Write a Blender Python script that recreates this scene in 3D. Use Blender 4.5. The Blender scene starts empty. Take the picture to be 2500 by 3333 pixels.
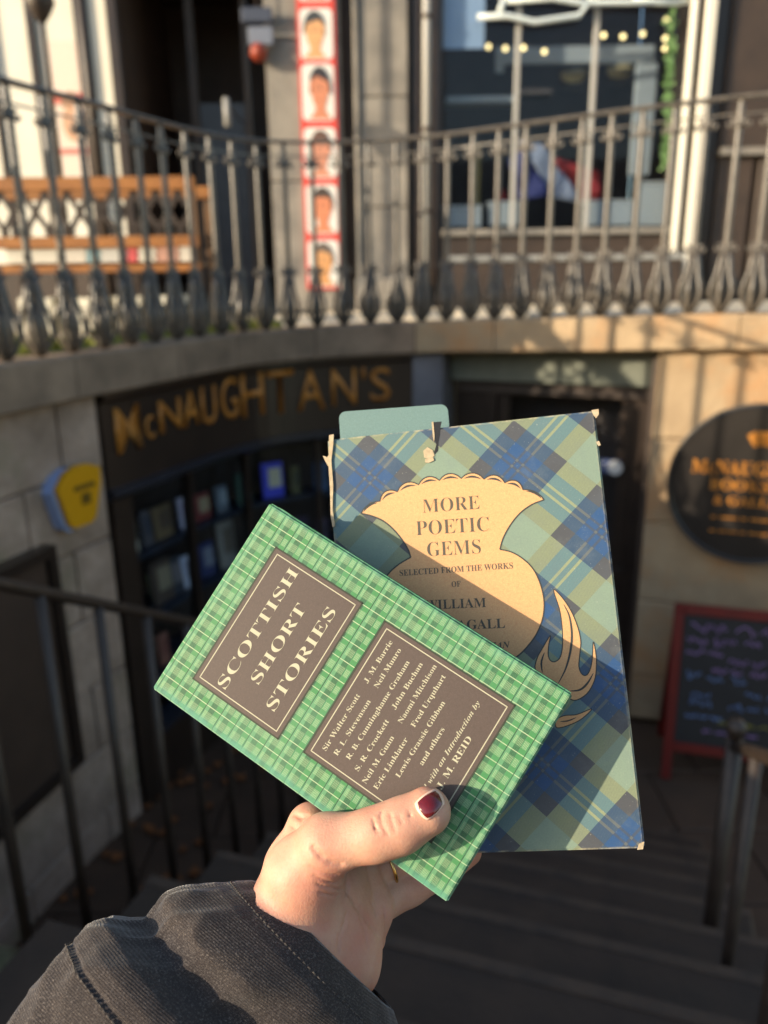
import bpy, bmesh, math, random, bisect
import numpy as np
from mathutils import Vector, Matrix, noise

random.seed(7)
SC = bpy.context.scene
COL = SC.collection
PI = math.pi
R = math.radians

# ------------------------------------------------------------------ camera
F_PX = 2507.0                       # focal length in pixels of a 2500 px wide frame
PITCH, ROLL = R(16.2), R(0.7)
CAM = Vector((0, 0, 0.2))           # eye a little above the kerb of the light well
FW = Vector((0, math.cos(PITCH), -math.sin(PITCH)))
_up = Vector((0, math.sin(PITCH), math.cos(PITCH)))
_rt = Vector((1, 0, 0))
RT = math.cos(ROLL) * _rt - math.sin(ROLL) * _up
UP = math.cos(ROLL) * _up + math.sin(ROLL) * _rt
CAMM = Matrix(((RT.x, UP.x, -FW.x, CAM.x), (RT.y, UP.y, -FW.y, CAM.y), (RT.z, UP.z, -FW.z, CAM.z), (0, 0, 0, 1)))
cam = bpy.data.cameras.new('camera')
cam_o = bpy.data.objects.new('camera', cam)
COL.objects.link(cam_o)
cam_o.matrix_world = CAMM
cam.sensor_fit = 'HORIZONTAL'
cam.sensor_width = 36
cam.lens = 36 * F_PX / 2500
cam.clip_start, cam.clip_end = 0.01, 500
cam.dof.use_dof = True
cam.dof.focus_distance = 0.325
cam.dof.aperture_fstop = 10.0
SC.camera = cam_o

# ------------------------------------------------------------------ light
L = 1.8 * RT - 0.24 * UP + 1.0 * FW            # travel direction of the low winter sun
L.normalize()
SUN_EL = math.asin(-L.z)
SUN_ROT = math.atan2(-L.x, -L.y)
world = bpy.data.worlds.new('World')
SC.world = world
world.use_nodes = True
wn = world.node_tree
sky = wn.nodes.new('ShaderNodeTexSky')
sky.sky_type = 'NISHITA'
sky.sun_disc = False
sky.sun_elevation = SUN_EL
sky.sun_rotation = SUN_ROT % (2 * PI)
sky.air_density = 1.0
sky.dust_density = 0.8
sky.ozone_density = 1.0
_t = wn.nodes.new('ShaderNodeMix'); _t.data_type = 'RGBA'; _t.blend_type = 'MULTIPLY'; _t.inputs[0].default_value = 1.0
_t.inputs[7].default_value = (1.0, 0.96, 0.92, 1)            # the warm cast of the print, over the whole sky
wn.links.new(sky.outputs[0], _t.inputs[6])
wn.links.new(_t.outputs[2], wn.nodes['Background'].inputs[0])
wn.nodes['Background'].inputs[1].default_value = 0.15
sun = bpy.data.lights.new('sun', 'SUN')
sun.energy = 3.35
sun.angle = R(0.5)
sun.color = (1.0, 0.84, 0.62)
sun_o = bpy.data.objects.new('sun', sun)
COL.objects.link(sun_o)
sun_o.rotation_euler = L.to_track_quat('-Z', 'Y').to_euler()
sun_o.location = (-8, -6, 6)
vs = SC.view_settings
vs.view_transform = 'Standard'
vs.look = 'None'
vs.gamma = 1
vs.use_curve_mapping = False
vs.exposure = 1.1
SC.cycles.use_denoising = True
SC.cycles.max_bounces = 8
SC.cycles.transparent_max_bounces = 12
SC.cycles.caustics_reflective = False
SC.cycles.caustics_refractive = False
SC.cycles.sample_clamp_indirect = 4

# ------------------------------------------------------------------ pixel helpers
def ray(px, py):
    return RT * ((px - 1250) / F_PX) + UP * ((1666.5 - py) / F_PX) + FW
def at(px, py, Y):                                        # point on the vertical plane y = Y
    r = ray(px, py)
    return CAM + r * (Y / r.y)
def cpt(px, py, d):                                       # point at depth d before the lens
    return CAM + ray(px, py) * d
def proj(p):
    v = Vector(p) - CAM
    z = v.dot(FW)
    return 1250 + F_PX * v.dot(RT) / z, 1666.5 - F_PX * v.dot(UP) / z

# ------------------------------------------------------------------ materials: a small node language
class V:
    def __init__(s, nt, k): s.nt, s.k = nt, k
    def _m(s, op, *a):
        n = s.nt.nodes.new('ShaderNodeMath')
        n.operation = op
        for i, x in enumerate((s,) + a):
            if isinstance(x, V): s.nt.links.new(x.k, n.inputs[i])
            else: n.inputs[i].default_value = x
        return V(s.nt, n.outputs[0])
    def __add__(s, o): return s._m('ADD', o)
    def __sub__(s, o): return s._m('SUBTRACT', o)
    def __mul__(s, o): return s._m('MULTIPLY', o)
    __rmul__ = __mul__
    __radd__ = __add__
    def __truediv__(s, o): return s._m('DIVIDE', o)
    def fr(s): return s._m('FRACT')
    def ab(s): return s._m('ABSOLUTE')
    def gt(s, o): return s._m('GREATER_THAN', o)
    def lt(s, o): return s._m('LESS_THAN', o)
    def mx(s, o): return s._m('MAXIMUM', o)
    def mn(s, o): return s._m('MINIMUM', o)
    def inv(s): return (s * -1.0) + 1.0
    def band(s, a, b): return s.gt(a) * s.lt(b)

def srgb(r, g, b):
    f = lambda c: (c / 255 / 12.92) if c / 255 <= 0.04045 else ((c / 255 + 0.055) / 1.055) ** 2.4
    return (f(r), f(g), f(b))

def mixc(nt, fac, a, b, mode='MIX'):
    n = nt.nodes.new('ShaderNodeMix')
    n.data_type = 'RGBA'
    n.blend_type = mode
    for x, i in ((fac, 0), (a, 6), (b, 7)):
        if isinstance(x, V): nt.links.new(x.k, n.inputs[i])
        elif hasattr(x, 'is_output'): nt.links.new(x, n.inputs[i])
        elif isinstance(x, (int, float)): n.inputs[i].default_value = x
        else: n.inputs[i].default_value = (*x, 1)
    return n.outputs[2]

def new_mat(name):
    m = bpy.data.materials.new(name)
    m.use_nodes = True
    return m, m.node_tree, m.node_tree.nodes['Principled BSDF']

def coords(nt):
    tc = nt.nodes.new('ShaderNodeTexCoord')
    sx = nt.nodes.new('ShaderNodeSeparateXYZ')
    nt.links.new(tc.outputs['Object'], sx.inputs[0])
    return tc.outputs['Object'], V(nt, sx.outputs[0]), V(nt, sx.outputs[1]), V(nt, sx.outputs[2])

def nz(nt, co, scale, detail=4, rough=0.6, stretch=None):
    n = nt.nodes.new('ShaderNodeTexNoise')
    n.inputs['Scale'].default_value = scale
    n.inputs['Detail'].default_value = detail
    n.inputs['Roughness'].default_value = rough
    if stretch:
        mp = nt.nodes.new('ShaderNodeMapping')
        mp.inputs['Scale'].default_value = stretch
        nt.links.new(co, mp.inputs[0])
        co = mp.outputs[0]
    nt.links.new(co, n.inputs['Vector'])
    return V(nt, n.outputs['Fac'])

def ramp(nt, v, a, b):                                    # remap a..b to 0..1, clamped
    n = nt.nodes.new('ShaderNodeMapRange')
    n.inputs[1].default_value, n.inputs[2].default_value = a, b
    nt.links.new(v.k, n.inputs[0])
    return V(nt, n.outputs[0])

def bump(nt, bs, h, strength=0.3, dist=0.002):
    b = nt.nodes.new('ShaderNodeBump')
    b.inputs['Strength'].default_value = strength
    b.inputs['Distance'].default_value = dist
    nt.links.new(h.k, b.inputs['Height'])
    nt.links.new(b.outputs[0], bs.inputs['Normal'])

def mat(name, c1, c2=None, rough=0.7, scale=6, bs=0.3, bd=0.003, metal=0.0, fine=40, spec=0.5, stain=None, lo=0.35, hi=0.7, vary=0.0):
    m, nt, b = new_mat(name)
    co, x, y, z = coords(nt)
    a = nz(nt, co, scale, 6)
    col = mixc(nt, ramp(nt, a, lo, hi), c1, c2 or tuple(c * 0.7 for c in c1))
    if stain:
        s = nz(nt, co, scale * 0.35, 5, 0.7)
        col = mixc(nt, ramp(nt, s, 0.5, 0.68), col, stain)
    if vary:
        oi = nt.nodes.new('ShaderNodeObjectInfo')
        rv = V(nt, oi.outputs['Random'])
        col = mixc(nt, rv * vary, col, tuple(c * 0.45 for c in c1))
    nt.links.new(col, b.inputs['Base Color'])
    b.inputs['Roughness'].default_value = rough
    b.inputs['Metallic'].default_value = metal
    b.inputs['Specular IOR Level'].default_value = spec
    bump(nt, b, nz(nt, co, fine, 5), bs, bd)
    return m

def plain(name, c, rough=0.6, emit=0, spec=0.5):
    m, nt, b = new_mat(name)
    co, x, y, z = coords(nt)
    n = nz(nt, co, 30, 4)
    nt.links.new(mixc(nt, n * 0.5, c, tuple(k * 0.75 for k in c)), b.inputs['Base Color'])
    b.inputs['Roughness'].default_value = rough
    b.inputs['Specular IOR Level'].default_value = spec
    if emit:
        b.inputs['Emission Color'].default_value = (*c, 1)
        b.inputs['Emission Strength'].default_value = emit
    return m

def glass_mat(name, tint=(0.9, 0.95, 1.0), refl=0.12):
    m = bpy.data.materials.new(name)
    m.use_nodes = True
    nt = m.node_tree
    nt.nodes.clear()
    o = nt.nodes.new('ShaderNodeOutputMaterial')
    t = nt.nodes.new('ShaderNodeBsdfTransparent')
    t.inputs[0].default_value = (*tint, 1)
    g = nt.nodes.new('ShaderNodeBsdfGlossy')
    g.inputs['Roughness'].default_value = 0.03
    lw = nt.nodes.new('ShaderNodeLayerWeight')
    lw.inputs[0].default_value = 0.5
    fc = V(nt, lw.outputs['Facing'])
    fc = (fc * fc) * (fc * fc) * fc * 0.5 + 0.012
    mx = nt.nodes.new('ShaderNodeMixShader')
    nt.links.new(fc.k, mx.inputs[0])
    nt.links.new(t.outputs[0], mx.inputs[1])
    nt.links.new(g.outputs[0], mx.inputs[2])
    nt.links.new(mx.outputs[0], o.inputs[0])
    return m

M = {}
M['stone_shade'] = mat('well_stone', (0.50, 0.37, 0.28), (0.27, 0.195, 0.14), 0.85, 5, 0.8, 0.012, fine=25, stain=(0.26, 0.22, 0.13), vary=0.15)
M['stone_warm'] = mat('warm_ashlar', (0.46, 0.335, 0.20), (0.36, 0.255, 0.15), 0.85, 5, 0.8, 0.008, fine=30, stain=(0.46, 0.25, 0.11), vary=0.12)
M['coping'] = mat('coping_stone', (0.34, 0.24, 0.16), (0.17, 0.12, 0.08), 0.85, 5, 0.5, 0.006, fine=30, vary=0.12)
M['iron'] = mat('weathered_iron', (0.155, 0.135, 0.11), (0.08, 0.07, 0.057), 0.30, 18, 0.35, 0.002, fine=160, spec=0.6)
M['iron_black'] = mat('black_iron', (0.045, 0.030, 0.021), (0.028, 0.019, 0.014), 0.45, 14, 0.3, 0.002, fine=120)
M['paint_black'] = mat('black_shop_paint', (0.037, 0.024, 0.017), (0.024, 0.016, 0.012), 0.35, 6, 0.15, 0.001, fine=60)
M['paint_blue_black'] = mat('blue_black_paint', (0.032, 0.034, 0.045), (0.02, 0.022, 0.03), 0.35, 6, 0.15, 0.001, fine=60)
M['gold'] = mat('gilded_letters', (0.64, 0.27, 0.05), (0.40, 0.15, 0.025), 0.38, 10, 0.1, 0.001, metal=0.15)
M['pave'] = mat('street_flag', (0.70, 0.60, 0.44), (0.58, 0.49, 0.36), 0.8, 4, 0.4, 0.004, fine=30, vary=0.2)
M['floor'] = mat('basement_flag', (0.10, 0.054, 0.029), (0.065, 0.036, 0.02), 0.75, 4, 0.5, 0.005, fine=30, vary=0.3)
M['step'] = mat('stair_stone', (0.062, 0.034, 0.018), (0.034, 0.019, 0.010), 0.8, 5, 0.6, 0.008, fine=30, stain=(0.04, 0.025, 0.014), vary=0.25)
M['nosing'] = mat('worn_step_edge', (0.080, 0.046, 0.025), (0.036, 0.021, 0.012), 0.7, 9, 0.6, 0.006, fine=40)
M['facade'] = mat('grey_facade_stone', (0.29, 0.262, 0.22), (0.17, 0.155, 0.135), 0.8, 3.4, 0.4, 0.006, fine=22, stain=(0.12, 0.118, 0.112))
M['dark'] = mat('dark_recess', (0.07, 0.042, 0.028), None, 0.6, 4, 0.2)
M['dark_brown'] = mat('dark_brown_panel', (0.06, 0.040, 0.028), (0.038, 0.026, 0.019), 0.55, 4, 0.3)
M['white'] = mat('cream_blind', (0.80, 0.76, 0.64), (0.72, 0.68, 0.56), 0.8, 2, 0.15)
M['grey_metal'] = plain('grey_metal', (0.38, 0.37, 0.34), 0.45)
M['pale_frame'] = plain('pale_grey_frame', (0.30, 0.30, 0.28), 0.6)
M['red'] = plain('red_backing', (0.70, 0.07, 0.05), 0.5)
M['tile_white'] = plain('white_print', (0.78, 0.76, 0.70), 0.5)
M['wood'] = mat('orange_wood', (0.34, 0.135, 0.028), (0.22, 0.08, 0.016), 0.6, 8, 0.3)
M['pine'] = mat('brown_wood', (0.16, 0.08, 0.03), (0.10, 0.05, 0.02), 0.6, 8, 0.3)
M['yellow'] = plain('yellow_plastic', (0.74, 0.36, 0.004), 0.4)
M['paleblue'] = plain('pale_blue_plastic', (0.36, 0.47, 0.78), 0.45)
M['mark'] = plain('dark_print', (0.16, 0.09, 0.005), 0.5)
M['red_paint'] = mat('red_board_paint', (0.17, 0.012, 0.008), (0.12, 0.009, 0.007), 0.5, 8, 0.2)
M['chalkboard'] = mat('chalkboard', (0.028, 0.026, 0.026), (0.02, 0.018, 0.018), 0.7, 5, 0.1)
M['chalk_purple'] = plain('purple_chalk', (0.40, 0.24, 0.50), 0.9)
M['chalk_blue'] = plain('blue_chalk', (0.20, 0.30, 0.55), 0.9)
M['chalk_yellow'] = plain('yellow_chalk', (0.36, 0.32, 0.06), 0.9)
M['sign_white'] = plain('sign_white', (0.68, 0.68, 0.66), 0.5)
M['sign_blue'] = plain('sign_blue', (0.07, 0.10, 0.22), 0.4)
M['glass'] = glass_mat('window_glass')
M['bulb'] = plain('warm_bulb', (1.0, 0.72, 0.30), 0.5, emit=1.6)
M['neon'] = plain('pale_tube', (0.66, 0.74, 0.74), 0.4)
M['leaf'] = mat('ivy_leaf', (0.16, 0.30, 0.10), (0.09, 0.19, 0.06), 0.6, 30, 0.2)
M['moss'] = mat('yellow_moss', (0.36, 0.36, 0.06), (0.22, 0.26, 0.05), 0.9, 40, 0.6, 0.004, fine=90)
M['flag_blue'] = plain('flag_blue', (0.014, 0.016, 0.085), 0.7)
M['flag_white'] = plain('flag_white', (0.24, 0.25, 0.30), 0.7)
M['flag_red'] = plain('flag_red', (0.26, 0.016, 0.014), 0.7)
M['dead_leaf'] = plain('dead_leaf', (0.26, 0.09, 0.025), 0.8)
M['asphalt'] = mat('asphalt', (0.055, 0.052, 0.05), (0.04, 0.04, 0.038), 0.85, 3, 0.5)
M['paper'] = plain('paper_cream', (0.72, 0.68, 0.55), 0.8)

# ------------------------------------------------------------------ object helpers
def tag(o, label=None, cat=None, group=None, kind=None):
    if label: o['label'] = label
    if cat: o['category'] = cat
    if group: o['group'] = group
    if kind: o['kind'] = kind
    return o
def empty(name, loc=(0, 0, 0), rz=0):
    o = bpy.data.objects.new(name, None)
    COL.objects.link(o)
    o.location = loc
    o.rotation_euler = (0, 0, rz)
    o.empty_display_size = 0.1
    return o
def link(name, me, material=None, parent=None, loc=None, rot=None, smooth=False):
    if material is not None and not me.materials: me.materials.append(material)
    if smooth:
        for p in me.polygons: p.use_smooth = True
    o = bpy.data.objects.new(name, me)
    COL.objects.link(o)
    if parent: o.parent = parent
    if loc is not None: o.location = loc
    if rot is not None: o.rotation_euler = rot
    return o
def mesh(name, vs_, fs): 
    me = bpy.data.meshes.new(name)
    me.from_pydata([tuple(v) for v in vs_], [], fs)
    me.update()
    return me
class B:                                                   # a bag of shapes that becomes one mesh
    def __init__(s): s.v, s.f = [], []
    def add(s, v, f):
        n = len(s.v)
        s.v += [tuple(x) for x in v]
        s.f += [tuple(i + n for i in q) for q in f]
        return s
    def box(s, c, d, rz=0, mtx=None):
        x, y, z = (k / 2 for k in d)
        pts = [Vector((a * x, b * y, e * z)) for e in (-1, 1) for b in (-1, 1) for a in (-1, 1)]
        m = mtx or Matrix.Rotation(rz, 4, 'Z')
        pts = [m @ p + Vector(c) for p in pts]
        return s.add(pts, [(0, 2, 3, 1), (4, 5, 7, 6), (0, 1, 5, 4), (2, 6, 7, 3), (0, 4, 6, 2), (1, 3, 7, 5)])
    def tube(s, pts, r, n=8, cap=True):
        pts = [Vector(p) for p in pts]
        rs = r if isinstance(r, (list, tuple)) else [r] * len(pts)
        v, f = [], []
        ref = None
        for i, p in enumerate(pts):
            t = (pts[min(i + 1, len(pts) - 1)] - pts[max(i - 1, 0)])
            t = t.normalized() if t.length > 1e-9 else Vector((0, 0, 1))
            if ref is None: ref = Vector((1, 0, 0)) if abs(t.x) < 0.8 else Vector((0, 1, 0))
            a = (ref - t * ref.dot(t)).normalized()
            ref = a
            b = t.cross(a)
            for k in range(n):
                w = 2 * PI * k / n
                v.append(p + (a * math.cos(w) + b * math.sin(w)) * rs[i])
        for i in range(len(pts) - 1):
            for k in range(n):
                f.append((i * n + k, i * n + (k + 1) % n, (i + 1) * n + (k + 1) % n, (i + 1) * n + k))
        if cap:
            f.append(tuple(range(n - 1, -1, -1)))
            f.append(tuple((len(pts) - 1) * n + k for k in range(n)))
        return s.add(v, f)
    def lathe(s, prof, n=12, c=(0, 0, 0)):
        v, f = [], []
        for r, z in prof:
            for k in range(n):
                w = 2 * PI * k / n
                v.append((c[0] + r * math.cos(w), c[1] + r * math.sin(w), c[2] + z))
        for i in range(len(prof) - 1):
            for k in range(n):
                f.append((i * n + k, i * n + (k + 1) % n, (i + 1) * n + (k + 1) % n, (i + 1) * n + k))
        f.append(tuple(range(n - 1, -1, -1)))
        f.append(tuple((len(prof) - 1) * n + k for k in range(n)))
        return s.add(v, f)
    def poly(s, pts, d0, d1, flat=None):
        return s
    def build(s, name, material, parent=None, smooth=False, loc=None, rot=None, bevel=0):
        me = mesh(name, s.v, s.f)
        if bevel:
            bm = bmesh.new()
            bm.from_mesh(me)
            bmesh.ops.bevel(bm, geom=bm.edges[:], offset=bevel, segments=1, affect='EDGES', clamp_overlap=True)
            bm.to_mesh(me)
            bm.free()
        return link(name, me, material, parent, loc, rot, smooth)

_bx = {}
def slab(name, d, material, parent, loc, rz=0, bevel=0.008):   # bevelled block, mesh shared between equal sizes
    key = (round(d[0], 3), round(d[1], 3), round(d[2], 3), material.name, bevel)
    if key not in _bx:
        me = mesh(name, B().box((0, 0, 0), d).v, B().box((0, 0, 0), d).f)
        if bevel:
            bm = bmesh.new(); bm.from_mesh(me)
            bmesh.ops.bevel(bm, geom=bm.edges[:], offset=bevel, segments=1, affect='EDGES')
            bm.to_mesh(me); bm.free()
        me.materials.append(material)
        _bx[key] = me
    return link(name, _bx[key], None, parent, loc, (0, 0, rz))

def prism(name, pts, z0, z1, material, parent=None, plane='XY', smooth=False):
    """closed outline in 2-D -> solid; plane XY extrudes along z, XZ extrudes along y"""
    bm = bmesh.new()
    if plane == 'XY': vs_ = [bm.verts.new((p[0], p[1], z0)) for p in pts]
    else: vs_ = [bm.verts.new((p[0], z0, p[1])) for p in pts]
    f = bm.faces.new(vs_)
    if abs(z1 - z0) > 1e-9:
        r = bmesh.ops.extrude_face_region(bm, geom=[f])
        off = (0, 0, z1 - z0) if plane == 'XY' else (0, z1 - z0, 0)
        bmesh.ops.translate(bm, verts=[e for e in r['geom'] if isinstance(e, bmesh.types.BMVert)], vec=off)
    bmesh.ops.triangulate(bm, faces=[g for g in bm.faces if len(g.verts) > 4])
    bmesh.ops.recalc_face_normals(bm, faces=bm.faces)
    me = bpy.data.meshes.new(name)
    bm.to_mesh(me); bm.free()
    return link(name, me, material, parent, smooth=smooth)

def serif(s, italic=False):
    u, l = (0x1D468, 0x1D482) if italic else (0x1D400, 0x1D41A)
    return ''.join(chr(u + ord(c) - 65) if 'A' <= c <= 'Z' else chr(l + ord(c) - 97) if 'a' <= c <= 'z' else c for c in s)
def text_mesh(s, offset=0.0, extrude=0.0, spacing=1.0):
    cu = bpy.data.curves.new('lettering', 'FONT')
    cu.body = s
    cu.offset = offset
    cu.extrude = extrude
    cu.space_character = spacing
    cu.resolution_u = 3
    o = bpy.data.objects.new('lettering', cu)
    COL.objects.link(o)
    me = bpy.data.meshes.new_from_object(o)
    bpy.data.objects.remove(o)
    bpy.data.curves.remove(cu)
    return me
def fit_text(me, x0, y0, x1, y1, h, z, capz=None):
    """lay a text mesh on the z-plane: baseline runs (x0,y0)->(x1,y1), cap height h"""
    co = np.array([v.co[:] for v in me.vertices])
    a, b = co[:, 0].min(), co[:, 0].max()
    cap = capz or 0.70
    d = Vector((x1 - x0, y1 - y0))
    w = d.length
    d.normalize()
    n = Vector((-d.y, d.x))
    for v in me.vertices:
        s = (v.co.x - a) / (b - a) * w
        t = v.co.y / cap * h
        v.co = (x0 + d.x * s + n.x * t, y0 + d.y * s + n.y * t, z + v.co.z)
    me.update()
    return me

# ================================================================== THE LIGHT WELL
# plan of the well's edge (foot of the railing), traced in metres
WP = [(-2.05, -2.2), (-2.05, -1.0), (-1.98, 0.3), (-1.83, 1.5), (-1.66, 2.6), (-1.46, 3.31), (-1.27, 3.75), (-1.19, 3.96), (-0.98, 4.45),
      (-0.74, 4.78), (-0.40, 4.95), (0.0, 5.0), (0.38, 4.93), (0.65, 4.80), (0.95, 4.66), (1.28, 4.50), (1.68, 4.35), (1.95, 4.25), (2.6, 4.02), (3.4, 3.75), (4.2, 3.5)]
def catmull(P, n=14):
    out = []
    for i in range(len(P) - 1):
        p0, p1, p2, p3 = (Vector(P[max(0, min(len(P) - 1, j))]) for j in (i - 1, i, i + 1, i + 2))
        for k in range(n):
            t = k / n
            out.append(0.5 * ((2 * p1) + (p2 - p0) * t + (2 * p0 - 5 * p1 + 4 * p2 - p3) * t * t + (3 * p1 - p0 - 3 * p2 + p3) * t ** 3))
    out.append(Vector(P[-1]))
    return out
_c = catmull(WP)
_s = [0.0]
for i in range(1, len(_c)): _s.append(_s[-1] + (_c[i] - _c[i - 1]).length)
def _pt(q):
    i = min(max(bisect.bisect_right(_s, q) - 1, 0), len(_s) - 2)
    return _c[i].lerp(_c[i + 1], min(max((q - _s[i]) / (_s[i + 1] - _s[i]), 0), 1))
def W(s, off=0.0, z=0.0):                                  # point on the curve at arc length s, offset into the well
    x, y = _pt(s)
    t = Tn(s)
    n = Vector((t.y, -t.x))
    return Vector((x + n.x * off, y + n.y * off, z + ZO(x)))
def Tn(s):
    return (_pt(min(s + 0.08, _s[-1])) - _pt(max(s - 0.08, 0))).normalized()
def ZO(x): return max(-0.075, min(0.05, 0.035 * x - 0.012))   # the street falls slightly to the left
_lut = {}
def s_at_px(px, z=0.0, off=0.0):
    key = (round(z, 3), round(off, 3))
    if key not in _lut:
        qs = np.arange(2.0, _s[-1] - 0.1, 0.03)
        _lut[key] = [(proj(W(q, off, z))[0], q) for q in qs if W(q).y > 1.6]
    T_ = _lut[key]
    i = min(range(len(T_)), key=lambda k: abs(T_[k][0] - px))
    i = min(max(i, 1), len(T_) - 2)
    j = i + 1 if (px - T_[i][0]) * (T_[i + 1][0] - T_[i][0]) >= 0 else i - 1
    d = T_[j][0] - T_[i][0]
    return T_[i][1] + (T_[j][1] - T_[i][1]) * ((px - T_[i][0]) / d if abs(d) > 1e-6 else 0)
def sweep(s0, s1, prof, n=8):
    """closed profile [(off, z)...] carried along the curve, capped"""
    v, f = [], []
    m = len(prof)
    for i in range(n + 1):
        q = s0 + (s1 - s0) * i / n
        for o, z in prof: v.append(W(q, o, z))
    for i in range(n):
        for k in range(m):
            f.append((i * m + k, i * m + (k + 1) % m, (i + 1) * m + (k + 1) % m, (i + 1) * m + k))
    f.append(tuple(range(m - 1, -1, -1)))
    f.append(tuple(n * m + k for k in range(m)))
    return v, f
def sweep_obj(name, s0, s1, prof, material, parent=None, n=8):
    v, f = sweep(s0, s1, prof, n)
    return link(name, mesh(name, v, f), material, parent)

S_END = _s[-1] - 0.05
SL = s_at_px(300, -0.2)          # left edge of the shopfront
SP = s_at_px(1345, -0.2)         # pillar
SQ = s_at_px(1450, -0.2)
SR = s_at_px(2146, -0.2)         # left edge of the sunlit wall

# street surface round the well
street = B()
inner = [W(q, -0.30, -0.035) for q in np.linspace(0.02, S_END, 60)]
outer = []
for p in inner:
    d = Vector((p.x, p.y - 1.0)); d.normalize()
    outer.append(Vector((p.x + d.x * 60, p.y + d.y * 60, -0.035)))
v = inner + outer
k = len(inner)
street.add(v, [(i, i + 1, k + i + 1, k + i) for i in range(k - 1)])
tag(street.build('street_ground', M['asphalt']), kind='structure')
# paving flags that can be told apart, from the kerb to the shops
pave = empty('pavement', (0, 6, 0)); tag(pave, kind='structure')
rows = [(4.0 + 0.62 * j) for j in range(8)]
for j, y in enumerate(rows):
    for i in range(12):
        x = -4.6 + 0.8 * i + (0.4 if j % 2 else 0)
        # leave the well itself open
        q = min(np.linspace(0, S_END, 160), key=lambda q: (W(q).xy - Vector((x, y))).length)
        t = Tn(q); n = Vector((t.y, -t.x))
        if (Vector((x, y)) - W(q).xy).dot(n) > -0.62: continue
        slab('paving_flag', (0.79, 0.61, 0.05), M['pave'], pave, (x, y - 6, -0.042 + 0.003 * random.random() + ZO(x) * 0.9))
# near-kerb strip between coping and flags
for i in range(26):
    s0 = 0.4 + i * 0.4
    if s0 + 0.39 > S_END: break
    v, f = sweep(s0, s0 + 0.394, [(-0.27, -0.012), (-0.27, -0.07), (-0.75, -0.07), (-0.75, -0.012)], 3)
    o = link('kerb_flag', mesh('kerb_flag', [p - Vector((0, 6, 0)) for p in v], f), M['pave'], pave)

# coping
coping = empty('stone_coping'); tag(coping, 'curved stone kerb coping that carries the tall iron railing round the basement well', 'kerb')
s0 = 0.1
i = 0
while s0 < S_END - 0.2:
    ln = 0.62 + 0.1 * math.sin(i * 2.3)
    s1 = min(s0 + ln, S_END)
    lit = s0 > SQ - 0.3  # sunlit stretch gets a paler, warmer stone: sunlight put into the colour
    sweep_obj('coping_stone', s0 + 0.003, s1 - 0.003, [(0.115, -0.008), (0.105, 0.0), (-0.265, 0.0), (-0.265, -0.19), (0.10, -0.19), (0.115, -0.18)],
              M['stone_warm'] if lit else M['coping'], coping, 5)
    s0 = s1; i += 1

# ---- iron railing
rail = empty('iron_railing'); tag(rail, 'ornate iron railing curving round the basement well, pear-shaped balusters with small scrolls', 'railing')
def baluster_mesh():
    b = B()
    # twisted rod
    prof = []
    nz_ = 60
    pts, rs = [], []
    for i in range(nz_ + 1):
        z = 0.0 + 1.045 * i / nz_
        pts.append((0, 0, z))
        rs.append(0.0150 + (0.0026 if i % 2 else -0.0014) if 0.3 < z < 1.0 else 0.014)
    b.tube(pts, rs, 8)
    # pear cage of six ribs
    prof = [(0.010, 0.008), (0.030, 0.030), (0.054, 0.068), (0.063, 0.108), (0.055, 0.155), (0.038, 0.205), (0.027, 0.27), (0.016, 0.325)]
    for k in range(6):
        w = 2 * PI * k / 6 + 0.3
        b.tube([(r * math.cos(w), r * math.sin(w), z) for r, z in prof], 0.0105, 5)
    # inner leaf
    b.lathe([(0.008, 0.01), (0.026, 0.05), (0.034, 0.1), (0.026, 0.16), (0.012, 0.24)], 8)
    # collars
    for z in (0.33, 0.925):
        b.lathe([(0.014, z - 0.014), (0.023, z - 0.007), (0.023, z + 0.007), (0.014, z + 0.014)], 8)
    # scrolls
    for z, r in ((0.335, 0.020), (0.935, 0.021)):
        for sgn in (-1, 1):
            ring = []
            for a in range(9):
                w = a / 8 * 1.6 * PI + (PI / 2)
                rr = r * (1 - 0.05 * a)
                ring.append((sgn * (0.040 + rr * math.cos(w) * 0.9), 0, z + rr * math.sin(w)))
            b.tube(ring, 0.0085, 5)
            b.tube([(0, 0, z + 0.004), (sgn * 0.022, 0, z + 0.016), (sgn * 0.04, 0, z + r)], 0.006, 5)
    me = mesh('baluster', b.v, b.f)
    me.materials.append(M['iron'])
    for p in me.polygons: p.use_smooth = True
    return me
bal = baluster_mesh()
RS = next(q for q in np.arange(0.3, 8, 0.05) if W(q).y > 0.35)
B().tube([W(RS, 0, 0), W(RS, 0, 1.1)], 0.024, 12).build('end_post', M['iron'], rail, smooth=True)
q = RS + 0.14
while q < S_END - 0.1:
    t = Tn(q)
    o = link('baluster', bal, None, rail, W(q, 0.0, 0.0), (0, 0, math.atan2(t.y, t.x)))
    x = W(q).x
    q += 0.19 if x < -1.0 else 0.168 if x < 0 else 0.156
sweep_obj('top_rail', RS, S_END, [(0.022, 1.045), (0.026, 1.052), (0.018, 1.062), (-0.018, 1.062), (-0.026, 1.052), (-0.022, 1.045)], M['iron'], rail, 90)
sweep_obj('scroll_rail', RS, S_END, [(0.004, 0.972), (0.004, 0.980), (-0.004, 0.980), (-0.004, 0.972)], M['iron'], rail, 90)

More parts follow.
